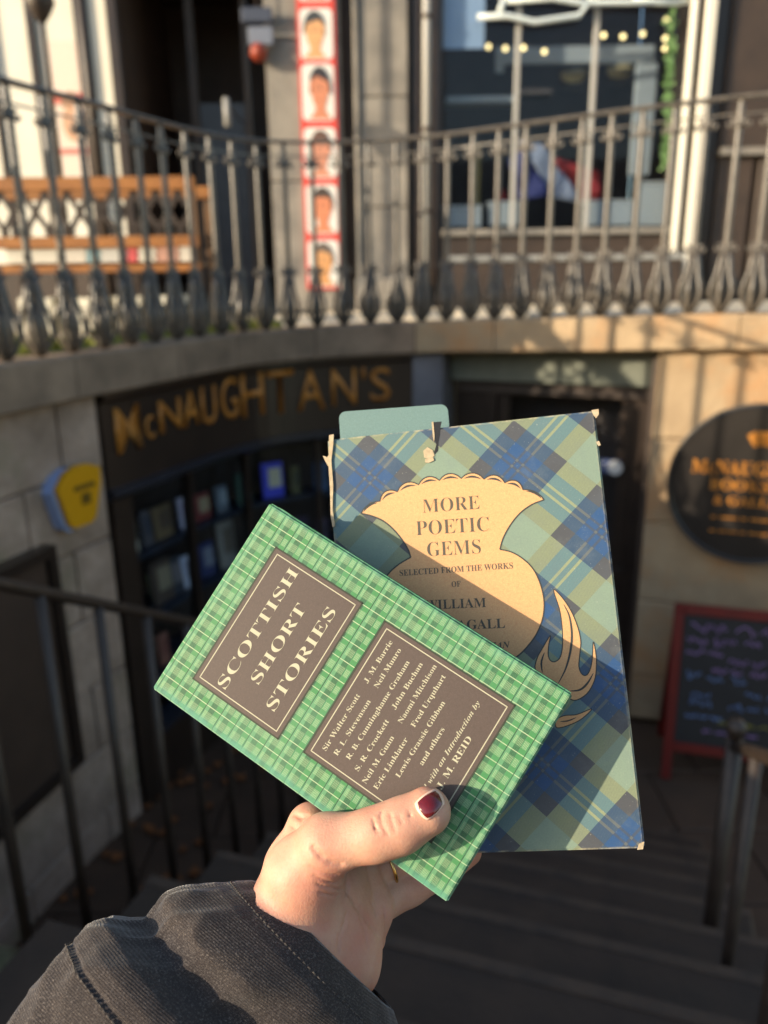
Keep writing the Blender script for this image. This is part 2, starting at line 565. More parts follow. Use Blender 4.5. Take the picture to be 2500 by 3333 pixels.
# ---- masonry below the coping
def masonry(root, s0, s1, ztop, zbot, material, off=0.03, course=0.345, blk=0.55, thick=0.22):
    k = 0
    z = ztop
    while z > zbot + 0.02:
        z2 = max(z - course, zbot)
        q = s0
        first = blk * (0.55 if k % 2 else 1.0)
        while q < s1 - 0.02:
            e = min(q + first, s1)
            if s1 - e < 0.12: e = s1
            d = off + 0.004 * math.sin(k * 3.1 + q * 7)
            sweep_obj('stone_block', q + 0.004, e - 0.004, [(d - 0.008, z - 0.003), (d, z - 0.012), (d, z2 + 0.012), (d - 0.008, z2 + 0.003), (d - thick, z2 + 0.003), (d - thick, z - 0.003)], material, root, 3)
            q = e
            first = blk
        z = z2
        k += 1
    sweep_obj('backing', s0, s1, [(off - 0.03, ztop), (off - 0.03, zbot), (off - thick, zbot), (off - thick, ztop)], material, root, 16)
wl = empty('stone_wall'); tag(wl, 'pale stone wall of the well left of the bookshop front, yellow alarm box on it', 'wall')
masonry(wl, 0.1, SL - 0.02, -0.192, -2.5, M['stone_shade'])
wr = empty('stone_wall'); tag(wr, 'sunlit warm sandstone wall right of the shop door, striped with railing shadows', 'wall')
masonry(wr, SR + 0.0, S_END, -0.192, -2.5, M['stone_warm'], blk=0.8, course=0.5)

# dark soil and void behind all the well walls
bk = empty('well_backing'); tag(bk, kind='structure')
FL = -2.5
# basement floor
fl = empty('basement_floor', (0, 3, FL)); tag(fl, kind='structure')
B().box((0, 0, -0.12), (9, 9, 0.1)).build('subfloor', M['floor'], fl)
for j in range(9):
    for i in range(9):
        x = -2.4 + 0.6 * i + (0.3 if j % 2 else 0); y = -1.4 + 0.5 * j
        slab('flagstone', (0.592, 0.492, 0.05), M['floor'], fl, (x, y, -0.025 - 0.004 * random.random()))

# ================================================================== BASEMENT BOOKSHOP FRONT (curved)
shop = empty('basement_bookshop'); tag(shop, 'black curved basement shopfront under the kerb, gold lettering on its fascia, books on shelves inside', 'shopfront')
sweep_obj('fascia', SL, SP, [(0.035, -0.20), (0.035, -0.66), (-0.03, -0.66), (-0.03, -0.20)], M['paint_black'], shop, 24)
sweep_obj('upper_moulding', SL, SP, [(0.07, -0.195), (0.07, -0.222), (0.04, -0.245), (0.0355, -0.245), (0.0355, -0.195)], M['paint_black'], shop, 24)
sweep_obj('cornice', SL, SP, [(0.075, -0.655), (0.075, -0.685), (0.045, -0.71), (-0.03, -0.71), (-0.03, -0.655)], M['paint_blue_black'], shop, 24)
sweep_obj('door_post', SL, SL + 0.13, [(0.05, -0.712), (0.05, -2.5), (-0.08, -2.5), (-0.08, -0.712)], M['paint_black'], shop, 3)
sweep_obj('door_post', SP - 0.11, SP, [(0.05, -0.712), (0.05, -2.5), (-0.08, -2.5), (-0.08, -0.712)], M['paint_black'], shop, 3)
sweep_obj('stall_riser', SL + 0.13, SP - 0.11, [(0.03, -2.06), (0.03, -2.5), (-0.05, -2.5), (-0.05, -2.06)], M['paint_black'], shop, 20)
sweep_obj('sill', SL + 0.13, SP - 0.11, [(0.07, -2.02), (0.07, -2.06), (-0.06, -2.06), (-0.06, -2.02)], M['paint_blue_black'], shop, 20)
bays = np.linspace(SL + 0.13, SP - 0.11, 5)
for i in range(4):
    a, b_ = bays[i], bays[i + 1]
    if i: sweep_obj('mullion', a - 0.014, a + 0.014, [(0.025, -0.71), (0.025, -2.02), (-0.035, -2.02), (-0.035, -0.71)], M['paint_black'], shop, 2)
    sweep_obj('window_pane', a + 0.015, b_ - 0.015, [(-0.004, -0.712), (-0.004, -2.018), (-0.008, -2.018), (-0.008, -0.712)], M['glass'], shop, 4)
for z in (-1.09, -1.46, -1.83):
    sweep_obj('shelf', SL + 0.05, SP - 0.03, [(-0.05, z), (-0.05, z - 0.022), (-0.30, z - 0.022), (-0.30, z)], M['paint_blue_black'], shop, 20)
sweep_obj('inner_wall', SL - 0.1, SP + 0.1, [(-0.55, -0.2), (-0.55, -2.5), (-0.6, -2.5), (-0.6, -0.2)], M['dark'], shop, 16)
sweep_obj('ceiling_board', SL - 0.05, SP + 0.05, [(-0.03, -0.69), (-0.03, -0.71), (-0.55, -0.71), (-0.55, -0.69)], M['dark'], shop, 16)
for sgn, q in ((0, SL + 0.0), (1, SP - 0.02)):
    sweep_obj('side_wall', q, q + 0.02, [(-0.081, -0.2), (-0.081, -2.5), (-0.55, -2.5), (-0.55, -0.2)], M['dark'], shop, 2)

# gilded letters, each one a piece on the curved fascia
LET = [('M', 380, 460, 1322, 1468), ('c', 476, 503, 1352, 1428), ('N', 522, 592, 1299, 1402), ('A', 598, 650, 1272, 1386), ('U', 658, 706, 1256, 1380), ('G', 722, 776, 1229, 1364), ('H', 788, 860, 1209, 1353),
       ('T', 872, 958, 1206, 1345), ('A', 968, 1058, 1203, 1335), ('N', 1080, 1160, 1199, 1318), ("'", 1178, 1190, 1196, 1236), ('S', 1205, 1272, 1196, 1306)]
def z_at(px, py, off):                                      # height on the curved fascia under a pixel
    q = s_at_px(px, -0.45, off)
    lo_, hi_ = -1.2, 0.2
    for _ in range(30):
        m_ = (lo_ + hi_) / 2
        if proj(W(q, off, m_))[1] > py: lo_ = m_
        else: hi_ = m_
    return lo_
for ch, x0, x1, yt, yb in LET:
    a, b_ = s_at_px(x0, -0.45, 0.04), s_at_px(x1, -0.45, 0.04)
    xm = (x0 + x1) / 2
    zb, zt = z_at(xm, yb, 0.04), z_at(xm, yt, 0.04)
    me = text_mesh('C' if ch == 'c' else ch, offset=0.002, extrude=0.0)
    co = np.array([v.co[:] for v in me.vertices])
    lo, hi = co[:, 0].min(), co[:, 0].max()
    ylo, yhi = co[:, 1].min(), co[:, 1].max()
    bm = bmesh.new(); bm.from_mesh(me)
    r = bmesh.ops.extrude_face_region(bm, geom=bm.faces[:])
    bmesh.ops.translate(bm, verts=[e for e in r['geom'] if isinstance(e, bmesh.types.BMVert)], vec=(0, 0, 0.01))
    for v in bm.verts:
        u = (v.co.x - lo) / (hi - lo)
        h = (v.co.y - ylo) / (yhi - ylo)
        v.co = W(a + (b_ - a) * u, 0.037 + v.co.z, zb + (zt - zb) * h)
    bmesh.ops.recalc_face_normals(bm, faces=bm.faces)
    bm.to_mesh(me); bm.free()
    me.materials.clear(); me.materials.append(M['gold'])
    link('letter', me, None, shop)

# books and cards shown in the curved window: (px x0, px x1, py top, py bottom, colour, second colour, label)
DISP = [
 (853, 930, 1478, 1592, (0.035, 0.04, 0.42), (0.50, 0.42, 0.26), 'bright blue picture book with a cream panel facing out on the top shelf'),
 (588, 622, 1562, 1650, (0.42, 0.38, 0.44), (0.30, 0.20, 0.26), 'small white and pink booklet left of the blue picture book'),
 (705, 745, 1560, 1640, (0.10, 0.11, 0.12), (0.22, 0.24, 0.24), 'dark booklet with pale top edge between white booklet and blue book'),
 (1022, 1070, 1478, 1572, (0.06, 0.10, 0.17), (0.04, 0.07, 0.12), 'dull blue book at the end of the top shelf near the mint bookmark'),
 (948, 980, 1500, 1590, (0.10, 0.08, 0.02), (0.06, 0.05, 0.02), 'dim olive book right beside the blue picture book'),
 (425, 452, 1640, 1745, (0.44, 0.36, 0.26), (0.06, 0.06, 0.04), 'cream topped book nearest the black door post, top shelf'),
 (468, 500, 1640, 1735, (0.07, 0.06, 0.06), (0.04, 0.04, 0.05), 'almost black book beside the cream topped one'),
 (718, 775, 1705, 1850, (0.21, 0.18, 0.14), (0.12, 0.09, 0.06), 'brown paper covered book with pale title block on the second shelf'),
 (600, 642, 1785, 1880, (0.48, 0.48, 0.54), (0.16, 0.14, 0.17), 'white card standing on the second shelf left of the brown book'),
 (436, 466, 1858, 1960, (0.50, 0.47, 0.26), (0.30, 0.28, 0.12), 'leaning cream booklet low in the window, left one of the pair'),
 (505, 530, 1850, 1945, (0.42, 0.40, 0.20), (0.25, 0.22, 0.10), 'leaning cream booklet low in the window, right one of the pair'),
 (960, 1010, 1650, 1745, (0.08, 0.05, 0.07), (0.05, 0.035, 0.05), 'dark plum book half hidden above the green book'),
 (1030, 1068, 1650, 1730, (0.10, 0.06, 0.09), (0.05, 0.04, 0.06), 'plum and grey book just left of the worn spine'),
 (468, 495, 2030, 2140, (0.42, 0.42, 0.34), (0.22, 0.2, 0.15), 'pale upright book on the lowest shelf by the black post'),
 (525, 556, 2060, 2150, (0.26, 0.10, 0.06), (0.18, 0.06, 0.04), 'rust red book on the lowest shelf beside the pale one'),
 (636, 688, 1572, 1650, (0.16, 0.03, 0.025), (0.30, 0.22, 0.12), 'dark red book on the top shelf right of the white and pink booklet'),
 (772, 824, 1500, 1600, (0.03, 0.07, 0.045), (0.20, 0.20, 0.10), 'dark green book on the top shelf left of the bright blue one'),
 (508, 566, 1600, 1690, (0.14, 0.09, 0.04), (0.08, 0.05, 0.03), 'tan book on the top shelf left of the white and pink booklet'),
 (656, 704, 1745, 1850, (0.03, 0.035, 0.09), (0.18, 0.18, 0.20), 'navy book on the second shelf between white card and brown book'),
 (505, 570, 1750, 1870, (0.07, 0.045, 0.03), (0.22, 0.17, 0.10), 'brown book with tan title block, second shelf left of the white card'),
 (560, 610, 1895, 2000, (0.05, 0.05, 0.055), (0.20, 0.16, 0.14), 'charcoal book with pinkish title block, low shelf beside the leaning booklets'),
 (640, 670, 1900, 1990, (0.08, 0.07, 0.06), (0.05, 0.05, 0.05), 'dark grey book seen above the green book corner'),
]
for x0, x1, y0, y1, c1, c2, lab in DISP:
    xm = (x0 + x1) / 2
    # stand each on the shelf whose edge lies nearest below it
    best = None
    for z in (-1.09, -1.46, -1.83, -2.02):
        q = s_at_px(xm, z, -0.12)
        py = proj(W(q, -0.12, z))[1]
        if best is None or abs(py - y1) < best[0]: best = (abs(py - y1), z, q)
    z, q = best[1], best[2]
    wdt = abs(s_at_px(x1, z, -0.12) - s_at_px(x0, z, -0.12))
    hgt = (y1 - y0) / 500 * 1.02
    hgt = min(hgt, 0.30)
    t = Tn(q)
    p = W(q, -0.12, z)
    bk_ = empty('display_book', p, math.atan2(t.y, t.x)); tag(bk_, lab, 'book', 'books in the basement shop window')
    lean = R(-9 if 'leaning' in lab else -5)
    mx = Matrix.Rotation(lean, 4, 'X')
    m1 = plain('display_cover', tuple(min(0.8, k * 1.5) for k in c1), 0.5); m2 = plain('display_print', tuple(min(0.8, k * 1.5) for k in c2), 0.5)
    B().box(mx @ Vector((0, 0, hgt / 2 + 0.002)), (wdt, 0.018, hgt), mtx=mx).build('cover', m1, bk_, bevel=0.002)
    B().box(mx @ Vector((wdt * 0.1, -0.0105, hgt * 0.58)), (wdt * 0.62, 0.002, hgt * 0.55), mtx=mx).build('title_block', m2, bk_)

# ---- pillar and recessed door
pil = empty('stone_pillar'); tag(pil, 'blue grey stone pillar between the curved shop window and the door recess', 'pillar')
M['pillar'] = mat('pillar_stone', (0.20, 0.20, 0.22), (0.12, 0.12, 0.135), 0.75, 5, 0.4)
for k in range(5):
    z = -0.192 - k * 0.462
    sweep_obj('stone_block', SP + 0.004, SQ - 0.004, [(0.045, z - 0.003), (0.05, z - 0.008), (0.05, z - 0.455), (0.045, z - 0.459), (-0.3, z - 0.459), (-0.3, z - 0.003)], M['pillar'], pil, 3)
door = empty('shop_door'); tag(door, 'black recessed basement shop door with glazed upper half and a small blue plaque', 'door')
A0, A1 = W(SQ, 0, 0).xy, W(SR, 0, 0).xy
dx = (A1 - A0).normalized()
dn = Vector((dx.y, -dx.x))                                 # toward the camera
dw = (A1 - A0).length
ang = math.atan2(dx.y, dx.x)
def dp(u, off, z): return Vector((A0.x + dx.x * u + dn.x * off, A0.y + dx.y * u + dn.y * off, z))
def dbox(name, u0, u1, z0, z1, o0, o1, material, parent, bevel=0.0):
    b = B().box(dp((u0 + u1) / 2, (o0 + o1) / 2, (z0 + z1) / 2), (u1 - u0, abs(o1 - o0), z1 - z0), ang)
    return b.build(name, material, parent, bevel=bevel)
M['lintel'] = mat('green_grey_lintel', (0.16, 0.17, 0.13), (0.11, 0.12, 0.09), 0.6, 6, 0.2)
dbox('lintel', 0.003, dw - 0.03, -0.37, -0.155, -0.10, -0.16, M['lintel'], door)
dbox('transom_frame', 0.02, dw - 0.03, -0.46, -0.375, -0.17, -0.26, M['dark_brown'], door, 0.006)
dbox('side_panel', 0.003, 0.22, -2.5, -0.375, -0.2, -0.26, M['paint_black'], door)
dbox('door_frame', 0.222, 0.29, -2.5, -0.462, -0.17, -0.25, M['paint_black'], door)
dbox('door_frame', dw - 0.12, dw - 0.04, -2.5, -0.462, -0.17, -0.25, M['paint_black'], door)
leaf = dbox('door_leaf', 0.292, dw - 0.122, -2.49, -1.55, -0.2, -0.24, M['paint_black'], door, 0.004)
dbox('door_stile', 0.292, 0.37, -1.548, -0.47, -0.2, -0.24, M['paint_black'], door, 0.004)
dbox('door_stile', dw - 0.205, dw - 0.122, -1.548, -0.47, -0.2, -0.24, M['paint_black'], door, 0.004)
dbox('door_glass', 0.372, dw - 0.207, -1.548, -0.47, -0.218, -0.222, M['glass'], door)
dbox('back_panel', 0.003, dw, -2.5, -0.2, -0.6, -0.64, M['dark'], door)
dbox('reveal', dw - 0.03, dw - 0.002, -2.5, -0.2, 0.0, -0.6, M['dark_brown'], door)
dbox('door_rail', 0.372, dw - 0.207, -0.92, -0.88, -0.2, -0.235, M['dark_brown'], door, 0.004)
B().lathe([(0.0, 0), (0.018, 0.004), (0.022, 0.02), (0.012, 0.034)], 10).build('door_knob', M['gold'], door, loc=dp(0.34, -0.17, -1.45), rot=(R(90), 0, ang), smooth=True)
# plaque seen right of the blue book
p0, p1 = dp(dw - 0.62, -0.19, -0.86), dp(dw - 0.16, -0.19, -0.86)
dbox('plaque', dw - 0.62, dw - 0.185, -0.925, -0.835, -0.175, -0.19, M['sign_blue'], door, 0.003)
pm = B().lathe([(0.046, 0), (0.046, 0.008)], 20).build('plaque_disc', M['sign_white'], door, loc=dp(dw - 0.215, -0.172, -0.88), rot=(R(90), 0, ang))
for k in range(2):
    dbox('plaque_line', dw - 0.60, dw - 0.29, -0.862 - 0.03 * k, -0.852 - 0.03 * k, -0.1735, -0.1745, M['sign_white'], door)

# ---- round hanging sign on the sunlit wall
M['sign_black'] = mat('round_sign_black', (0.030, 0.026, 0.024), (0.02, 0.018, 0.017), 0.28, 5, 0.05)
def wall_frame(px, py, off):
    """point on the right-hand wall under a pixel, by marching the curve"""
    best = None
    for q in np.arange(SR, S_END, 0.01):
        for z in (-0.9,):
            pass
    for q in np.arange(SL - 2, S_END, 0.01):
        p = W(q, off, 0)
        r = ray(px, py)
        # intersect vertical plane through p with tangent
        t = Tn(q); n = Vector((t.y, -t.x, 0))
        d = n.dot(r)
        if abs(d) < 1e-5: continue
        k = n.dot(p - CAM) / d
        if k <= 0: continue
        h = CAM + r * k
        e = (h.xy - p.xy).length
        if best is None or e < best[0]: best = (e, q, h)
    return best[1], best[2]
q, P = wall_frame(2455, 1580, 0.10)
t = Tn(q)
rs_ = empty('round_sign', P, math.atan2(t.y, t.x)); tag(rs_, 'round black sign with gold lettering fixed on the sunlit sandstone wall', 'sign')
RAD = 0.455
B().lathe([(RAD - 0.006, 0), (RAD, 0.006), (RAD, 0.02), (RAD - 0.02, 0.024), (RAD - 0.028, 0.018)], 64).build('sign_disc', M['sign_black'], rs_, rot=(R(90), 0, 0))
B().tube([(RAD * 0.99 * math.cos(a), -0.018, RAD * 0.99 * math.sin(a)) for a in np.linspace(0, 2 * PI, 65)], 0.005, 6).build('rim', M['iron'], rs_, smooth=True)
for sx in (-0.25, 0.25):
    B().box((sx, 0.04, 0.1), (0.03, 0.10, 0.03)).build('bracket', M['iron_black'], rs_)
def sign_text(s, cx, z, w, h, sf=True, parent=rs_):
    me = text_mesh(serif(s) if sf else s, offset=0.006)
    fit_text(me, cx - w / 2, z, cx + w / 2, z, h, 0)
    for v in me.vertices: v.co = (v.co.x, -0.0255, v.co.y)
    me.materials.clear(); me.materials.append(M['gold'])
    link('sign_lettering', me, None, parent)
sign_text("McNAUGHTAN'S", 0.02, 0.06, 0.70, 0.075)
sign_text('BOOKSHOP', 0.02, -0.03, 0.50, 0.06)
sign_text('& GALLERY', 0.02, -0.115, 0.44, 0.052)
em = B()
for k in range(5):                                         # open-book emblem
    a = -0.6 + 0.3 * k
    em.box((0.02 + 0.085 * math.sin(a), -0.024, 0.235 + 0.03 * math.cos(a)), (0.045, 0.004, 0.075), mtx=Matrix.Rotation(a * 0.9, 4, 'Y'))
em.build('emblem', M['gold'], rs_)
for k in range(2):
    bb = B()
    for j in range(9):
        bb.box((-0.19 + 0.052 * j, -0.0245, -0.19 - 0.08 * k), (0.03 + 0.01 * (j % 3), 0.003, 0.012))
    bb.build('small_line', M['gold'], rs_)

# ---- alarm box on the left wall
q, P = wall_frame(225, 1605, 0.04)
t = Tn(q)
ab = empty('alarm_box', P, math.atan2(t.y, t.x)); tag(ab, 'yellow and pale blue burglar alarm box on the shaded stone wall left of the shopfront', 'alarm box')
def shape(scale=1.0, grow=0.0):
    pts = [(-0.105, 0.045), (-0.06, 0.095), (0.0, 0.115), (0.06, 0.110), (0.12, 0.085), (0.118, 0.03), (0.072, -0.10), (0.045, -0.118), (-0.045, -0.118), (-0.065, -0.10)]
    return [(x * scale * 1.15 - 0.02 + math.copysign(grow, x), z * scale * 1.12 + math.copysign(grow, z)) for x, z in pts]
o = prism('housing', [(x - 0.012, z - 0.016) for x, z in shape(1.03)], -0.052, 0.03, M['paleblue'], ab, 'XZ')
o = prism('cover', shape(1.05), -0.080, -0.054, M['yellow'], ab, 'XZ')
o = B().box((0.01, -0.082, 0.035), (0.13, 0.003, 0.022), mtx=Matrix.Rotation(0.0, 4, 'Y')).box((0.012, -0.082, -0.02), (0.055, 0.003, 0.05)).build('printed_mark', M['mark'], ab)

# ================================================================== STAIRS AND HANDRAILS
AZ = R(18)
D2 = Vector((math.sin(AZ), math.cos(AZ)))                  # down the stairs
N2 = Vector((math.cos(AZ), -math.sin(AZ)))
def st(u, v, z): return Vector((D2.x * u + N2.x * v, D2.y * u + N2.y * v, z))
SLOPE = 0.56
def zst(u): return -1.38 - SLOPE * (u - 1.377)             # nosing line
stairs = empty('stone_stairs', (0, 0, 0)); tag(stairs, 'flight of worn brown stone steps going down into the well', 'stairs')
U_END = 1.377 + (2.5 - 1.38) / SLOPE
n_st = 7
tread = 0.30
rise = tread * SLOPE
u = U_END
z = FL
k = 0
while k < 8:
    u0 = u - tread
    z1 = z + rise
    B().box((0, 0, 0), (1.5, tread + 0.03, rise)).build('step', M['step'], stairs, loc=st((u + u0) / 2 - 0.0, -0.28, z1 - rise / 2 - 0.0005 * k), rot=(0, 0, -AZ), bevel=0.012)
    B().box((0, 0, 0), (1.49, 0.035, 0.012)).build('worn_nosing', M['nosing'], stairs, loc=st(u + 0.002, -0.28, z1 - 0.004), rot=(0, 0, -AZ), bevel=0.004)  # worn edge strip, with an edge highlight put into its lighter colour
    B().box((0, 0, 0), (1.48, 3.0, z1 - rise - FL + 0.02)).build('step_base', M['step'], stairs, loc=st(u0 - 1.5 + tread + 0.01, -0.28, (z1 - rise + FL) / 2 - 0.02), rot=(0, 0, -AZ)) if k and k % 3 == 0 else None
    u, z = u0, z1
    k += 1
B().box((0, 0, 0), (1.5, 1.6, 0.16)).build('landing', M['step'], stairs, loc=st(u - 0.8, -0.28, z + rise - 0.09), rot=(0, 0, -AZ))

hr = empty('stair_handrail'); tag(hr, 'black iron handrail sloping down the left side of the steps, plain round bars', 'handrail')
VL = -1.425
ua, ub = 0.55, U_END + 0.05
hz = lambda u: zst(u) + 0.90
pts = [st(u, VL, hz(u)) for u in np.linspace(ua, ub, 12)]
B().tube([p for p in pts], 0.017, 8).build('rail', M['iron_black'], hr, smooth=True)
bb = B().tube([(0, 0, -1.35), (0, 0, 0)], 0.0155, 8)
bar_me = mesh('bar', bb.v, bb.f); bar_me.materials.append(M['iron_black'])
for p in bar_me.polygons: p.use_smooth = True
B().box((0, 0, 0), (0.03, (ub - ua) * 1.16, 0.07), mtx=Matrix.Rotation(-AZ, 4, 'Z') @ Matrix.Rotation(-math.atan(SLOPE), 4, 'X')).build('string_plate', M['iron_black'], hr, loc=st((ua + ub) / 2, VL, (hz(ua) + hz(ub)) / 2 - 1.38))
u = 0.63
while u < ub:
    link('bar', bar_me, None, hr, st(u, VL, hz(u) - 0.002))
    u += 0.215
hz_l = hz
hz = lambda u: zst(u) + 0.74
hr2 = empty('stair_handrail'); tag(hr2, 'black iron post and bars at the bottom right, right side of the steps', 'handrail')
VR = 0.33
ue = 2.02
B().tube([st(ue, VR, hz(ue) + 0.02), st(ue, VR, hz(ue) - 1.1)], 0.022, 10).build('newel', M['iron_black'], hr2, smooth=True)
B().lathe([(0.0, 0.05), (0.02, 0.045), (0.028, 0.025), (0.02, 0.005), (0.012, -0.01)], 12).build('newel_cap', M['iron_black'], hr2, loc=st(ue, VR, hz(ue) + 0.03), smooth=True)
B().tube([st(u, VR + 0.0, hz(u) + 0.0) for u in np.linspace(ue, 0.2, 8)], 0.017, 8).build('rail', M['iron_black'], hr2, smooth=True)
u = ue - 0.30
while u > 0.4:
    link('bar', bar_me, None, hr2, st(u, VR, hz(u) - 0.002))
    u -= 0.42

# mossy stone block at the bottom left
mb_ = empty('stone_block_loose', cpt(-30, 3280, 2.05)); tag(mb_, 'mossy rough stone block at the bottom left beside the handrail', 'stone')
bm = bmesh.new()
bmesh.ops.create_icosphere(bm, subdivisions=3, radius=0.13)
for v in bm.verts:
    v.co = Vector((math.copysign(abs(v.co.x / 0.13) ** 0.6, v.co.x) * 0.10, math.copysign(abs(v.co.y / 0.13) ** 0.6, v.co.y) * 0.10, v.co.z * 1.3))
    v.co += v.co.normalized() * 0.012 * noise.noise(v.co * 14)
me = bpy.data.meshes.new('boulder'); bm.to_mesh(me); bm.free()
M['mossy'] = mat('mossy_stone', (0.20, 0.17, 0.10), (0.09, 0.09, 0.04), 0.9, 12, 0.6, 0.01, fine=40)
link('boulder', me, M['mossy'], mb_, smooth=True)
B().box((0, 0, -0.55), (0.22, 0.22, 0.95)).build('plinth', M['mossy'], mb_, bevel=0.01)

# dark basement window on the left wall
q, P = wall_frame(20, 2260, 0.05)
t = Tn(q)
bw = empty('basement_window', P, math.atan2(t.y, t.x)); tag(bw, 'dark basement window in the left stone wall behind the handrail', 'window')
B().box((0, 0.0, 0), (0.62, 0.05, 0.98)).build('pane_void', M['dark'], bw)
for sx in (-0.33, 0.33): B().box((sx, -0.01, 0), (0.045, 0.09, 1.07)).build('frame', M['paint_black'], bw)
for sz in (-0.512, 0.512): B().box((0, -0.012, sz), (0.612, 0.088, 0.045)).build('frame', M['paint_black'], bw)

# fallen leaves
lv = B()
for i in range(160):
    x, y = random.uniform(-1.5, -0.4), random.uniform(2.0, 4.4)
    if random.random() < 0.3: x = random.uniform(-1.0, 1.6)
    a = random.uniform(0, 6.28); s = random.uniform(0.02, 0.045)
    pts = [(x + s * math.cos(a + w) * (1 if j % 2 else 0.6), y + s * math.sin(a + w) * (1 if j % 2 else 0.6), FL + 0.012 + 0.012 * (j % 2) + random.random() * 0.01) for j, w in enumerate(np.linspace(0, 2 * PI, 7)[:-1])]
    lv.add(pts, [tuple(range(6))])
tag(lv.build('fallen_leaves', M['dead_leaf']), 'brown fallen leaves scattered over the dark basement floor', 'leaves', kind='stuff')

# ---- A-board
foot = cpt(2150, 2530, 1.0)
r_ = ray(2150, 2530); k = (FL - CAM.z) / r_.z; P = CAM + r_ * k
sb = empty('chalk_board', P, R(-16)); tag(sb, 'red framed chalk sandwich board with purple and blue handwriting on the basement floor', 'sandwich board')
tilt = Matrix.Rotation(R(-9), 4, 'X')
def sbox(name, x0, x1, z0, z1, y0, y1, material, parent=sb):
    c = tilt @ Vector(((x0 + x1) / 2, (y0 + y1) / 2, (z0 + z1) / 2))
    return B().box(c, (x1 - x0, abs(y1 - y0), z1 - z0), mtx=tilt).build(name, material, parent, bevel=0.003)
sbox('leg', 0, 0.052, 0, 1.02, -0.015, 0.015, M['red_paint'])
sbox('leg', 0.66, 0.712, 0, 1.02, -0.015, 0.015, M['red_paint'])
sbox('frame_rail', 0.053, 0.659, 0.965, 1.02, -0.013, 0.013, M['red_paint'])
sbox('frame_rail', 0.053, 0.659, 0.17, 0.225, -0.013, 0.013, M['red_paint'])
sbox('board', 0.053, 0.659, 0.226, 0.964, -0.004, 0.004, M['chalkboard'])
t2 = Matrix.Rotation(R(17), 4, 'X')
B().box(Vector((0.03, 0.30, 0.5)), (0.05, 0.03, 1.02), mtx=t2).box(Vector((0.68, 0.30, 0.5)), (0.05, 0.03, 1.02), mtx=t2).box(Vector((0.355, 0.31, 0.45)), (0.6, 0.02, 0.8), mtx=t2).build('rear_leaf', M['red_paint'], sb)
def scribble(x0, x1, z, h, material, seed, gap=0.12, th=0.0035):
    rnd = random.Random(seed)
    b = B(); x = x0
    while x < x1:
        n = rnd.randint(3, 6)
        pts = []
        for j in range(n * 3):
            pts.append(tilt @ Vector((x, -0.0065, z + rnd.uniform(-0.1, 1) * h)))
            x += h * rnd.uniform(0.12, 0.3)
            if x > x1: break
        if len(pts) > 2: b.tube(pts, th, 4)
        x += h * rnd.uniform(0.4, 0.8)
    b.build('chalk_line', material, sb)
for i, (a, c, z, h, m_) in enumerate([(0.09, 0.63, 0.87, 0.055, 'chalk_purple'), (0.08, 0.45, 0.80, 0.045, 'chalk_purple'), (0.08, 0.3, 0.745, 0.03, 'chalk_purple'), (0.3, 0.63, 0.70, 0.04, 'chalk_purple'),
                                      (0.22, 0.50, 0.645, 0.035, 'chalk_purple'), (0.09, 0.40, 0.60, 0.045, 'chalk_blue'), (0.40, 0.63, 0.53, 0.04, 'chalk_blue'), (0.12, 0.26, 0.50, 0.05, 'chalk_blue'), (0.12, 0.26, 0.45, 0.05, 'chalk_blue'),
                                      (0.32, 0.60, 0.45, 0.035, 'chalk_blue'), (0.10, 0.30, 0.38, 0.02, 'chalk_blue'), (0.28, 0.60, 0.36, 0.02, 'chalk_yellow'), (0.2, 0.5, 0.30, 0.02, 'chalk_purple')]):
    scribble(a, c, z, h, M[m_], 50 + i)
# ================================================================== STREET LEVEL BEHIND THE RAILING
YF = 8.6                                                   # shop facades stand 8.6 m away
def fx(px, py=500, Y=YF): return at(px, py, Y).x
def fz(px, py, Y=YF): return at(px, py, Y).z
ZG = -0.03
def fbox(name, x0, x1, z0, z1, y0, y1, material, parent=None, bevel=0.0):
    return B().box(((x0 + x1) / 2, (y0 + y1) / 2, (z0 + z1) / 2), (abs(x1 - x0), abs(y1 - y0), abs(z1 - z0))).build(name, material, parent, bevel=bevel)
TOP = 5.2
# --- middle pier with the poster strip, and the pier beside it
p1 = empty('stone_pier'); tag(p1, 'pale grey stone pier that carries the strip of portrait photographs', 'pier')
xa, xb = fx(878), fx(1116)
for k in range(4):
    z0 = ZG + k * 1.3
    fbox('stone_block', xa, xb, z0 + 0.004, z0 + 1.296, YF, YF + 0.5, M['facade'], p1, 0.012)
p2 = empty('stone_pier'); tag(p2, 'wide weathered grey stone pier right of the portrait strip', 'pier')
xc, xd = fx(1156), fx(1329)
for k in range(5):
    z0 = ZG + k * 1.04
    fbox('stone_block', xc + 0.05, xd, z0 + 0.004, z0 + 1.036, YF, YF + 0.45, M['facade'], p2, 0.012)
fbox('edge_moulding', xc, xc + 0.048, ZG, TOP, YF - 0.04, YF + 0.3, M['facade'], p2, 0.01)
fbox('plinth', xc - 0.02, xd + 0.04, ZG, 0.30, YF - 0.09, YF - 0.003, M['facade'], p2, 0.012)

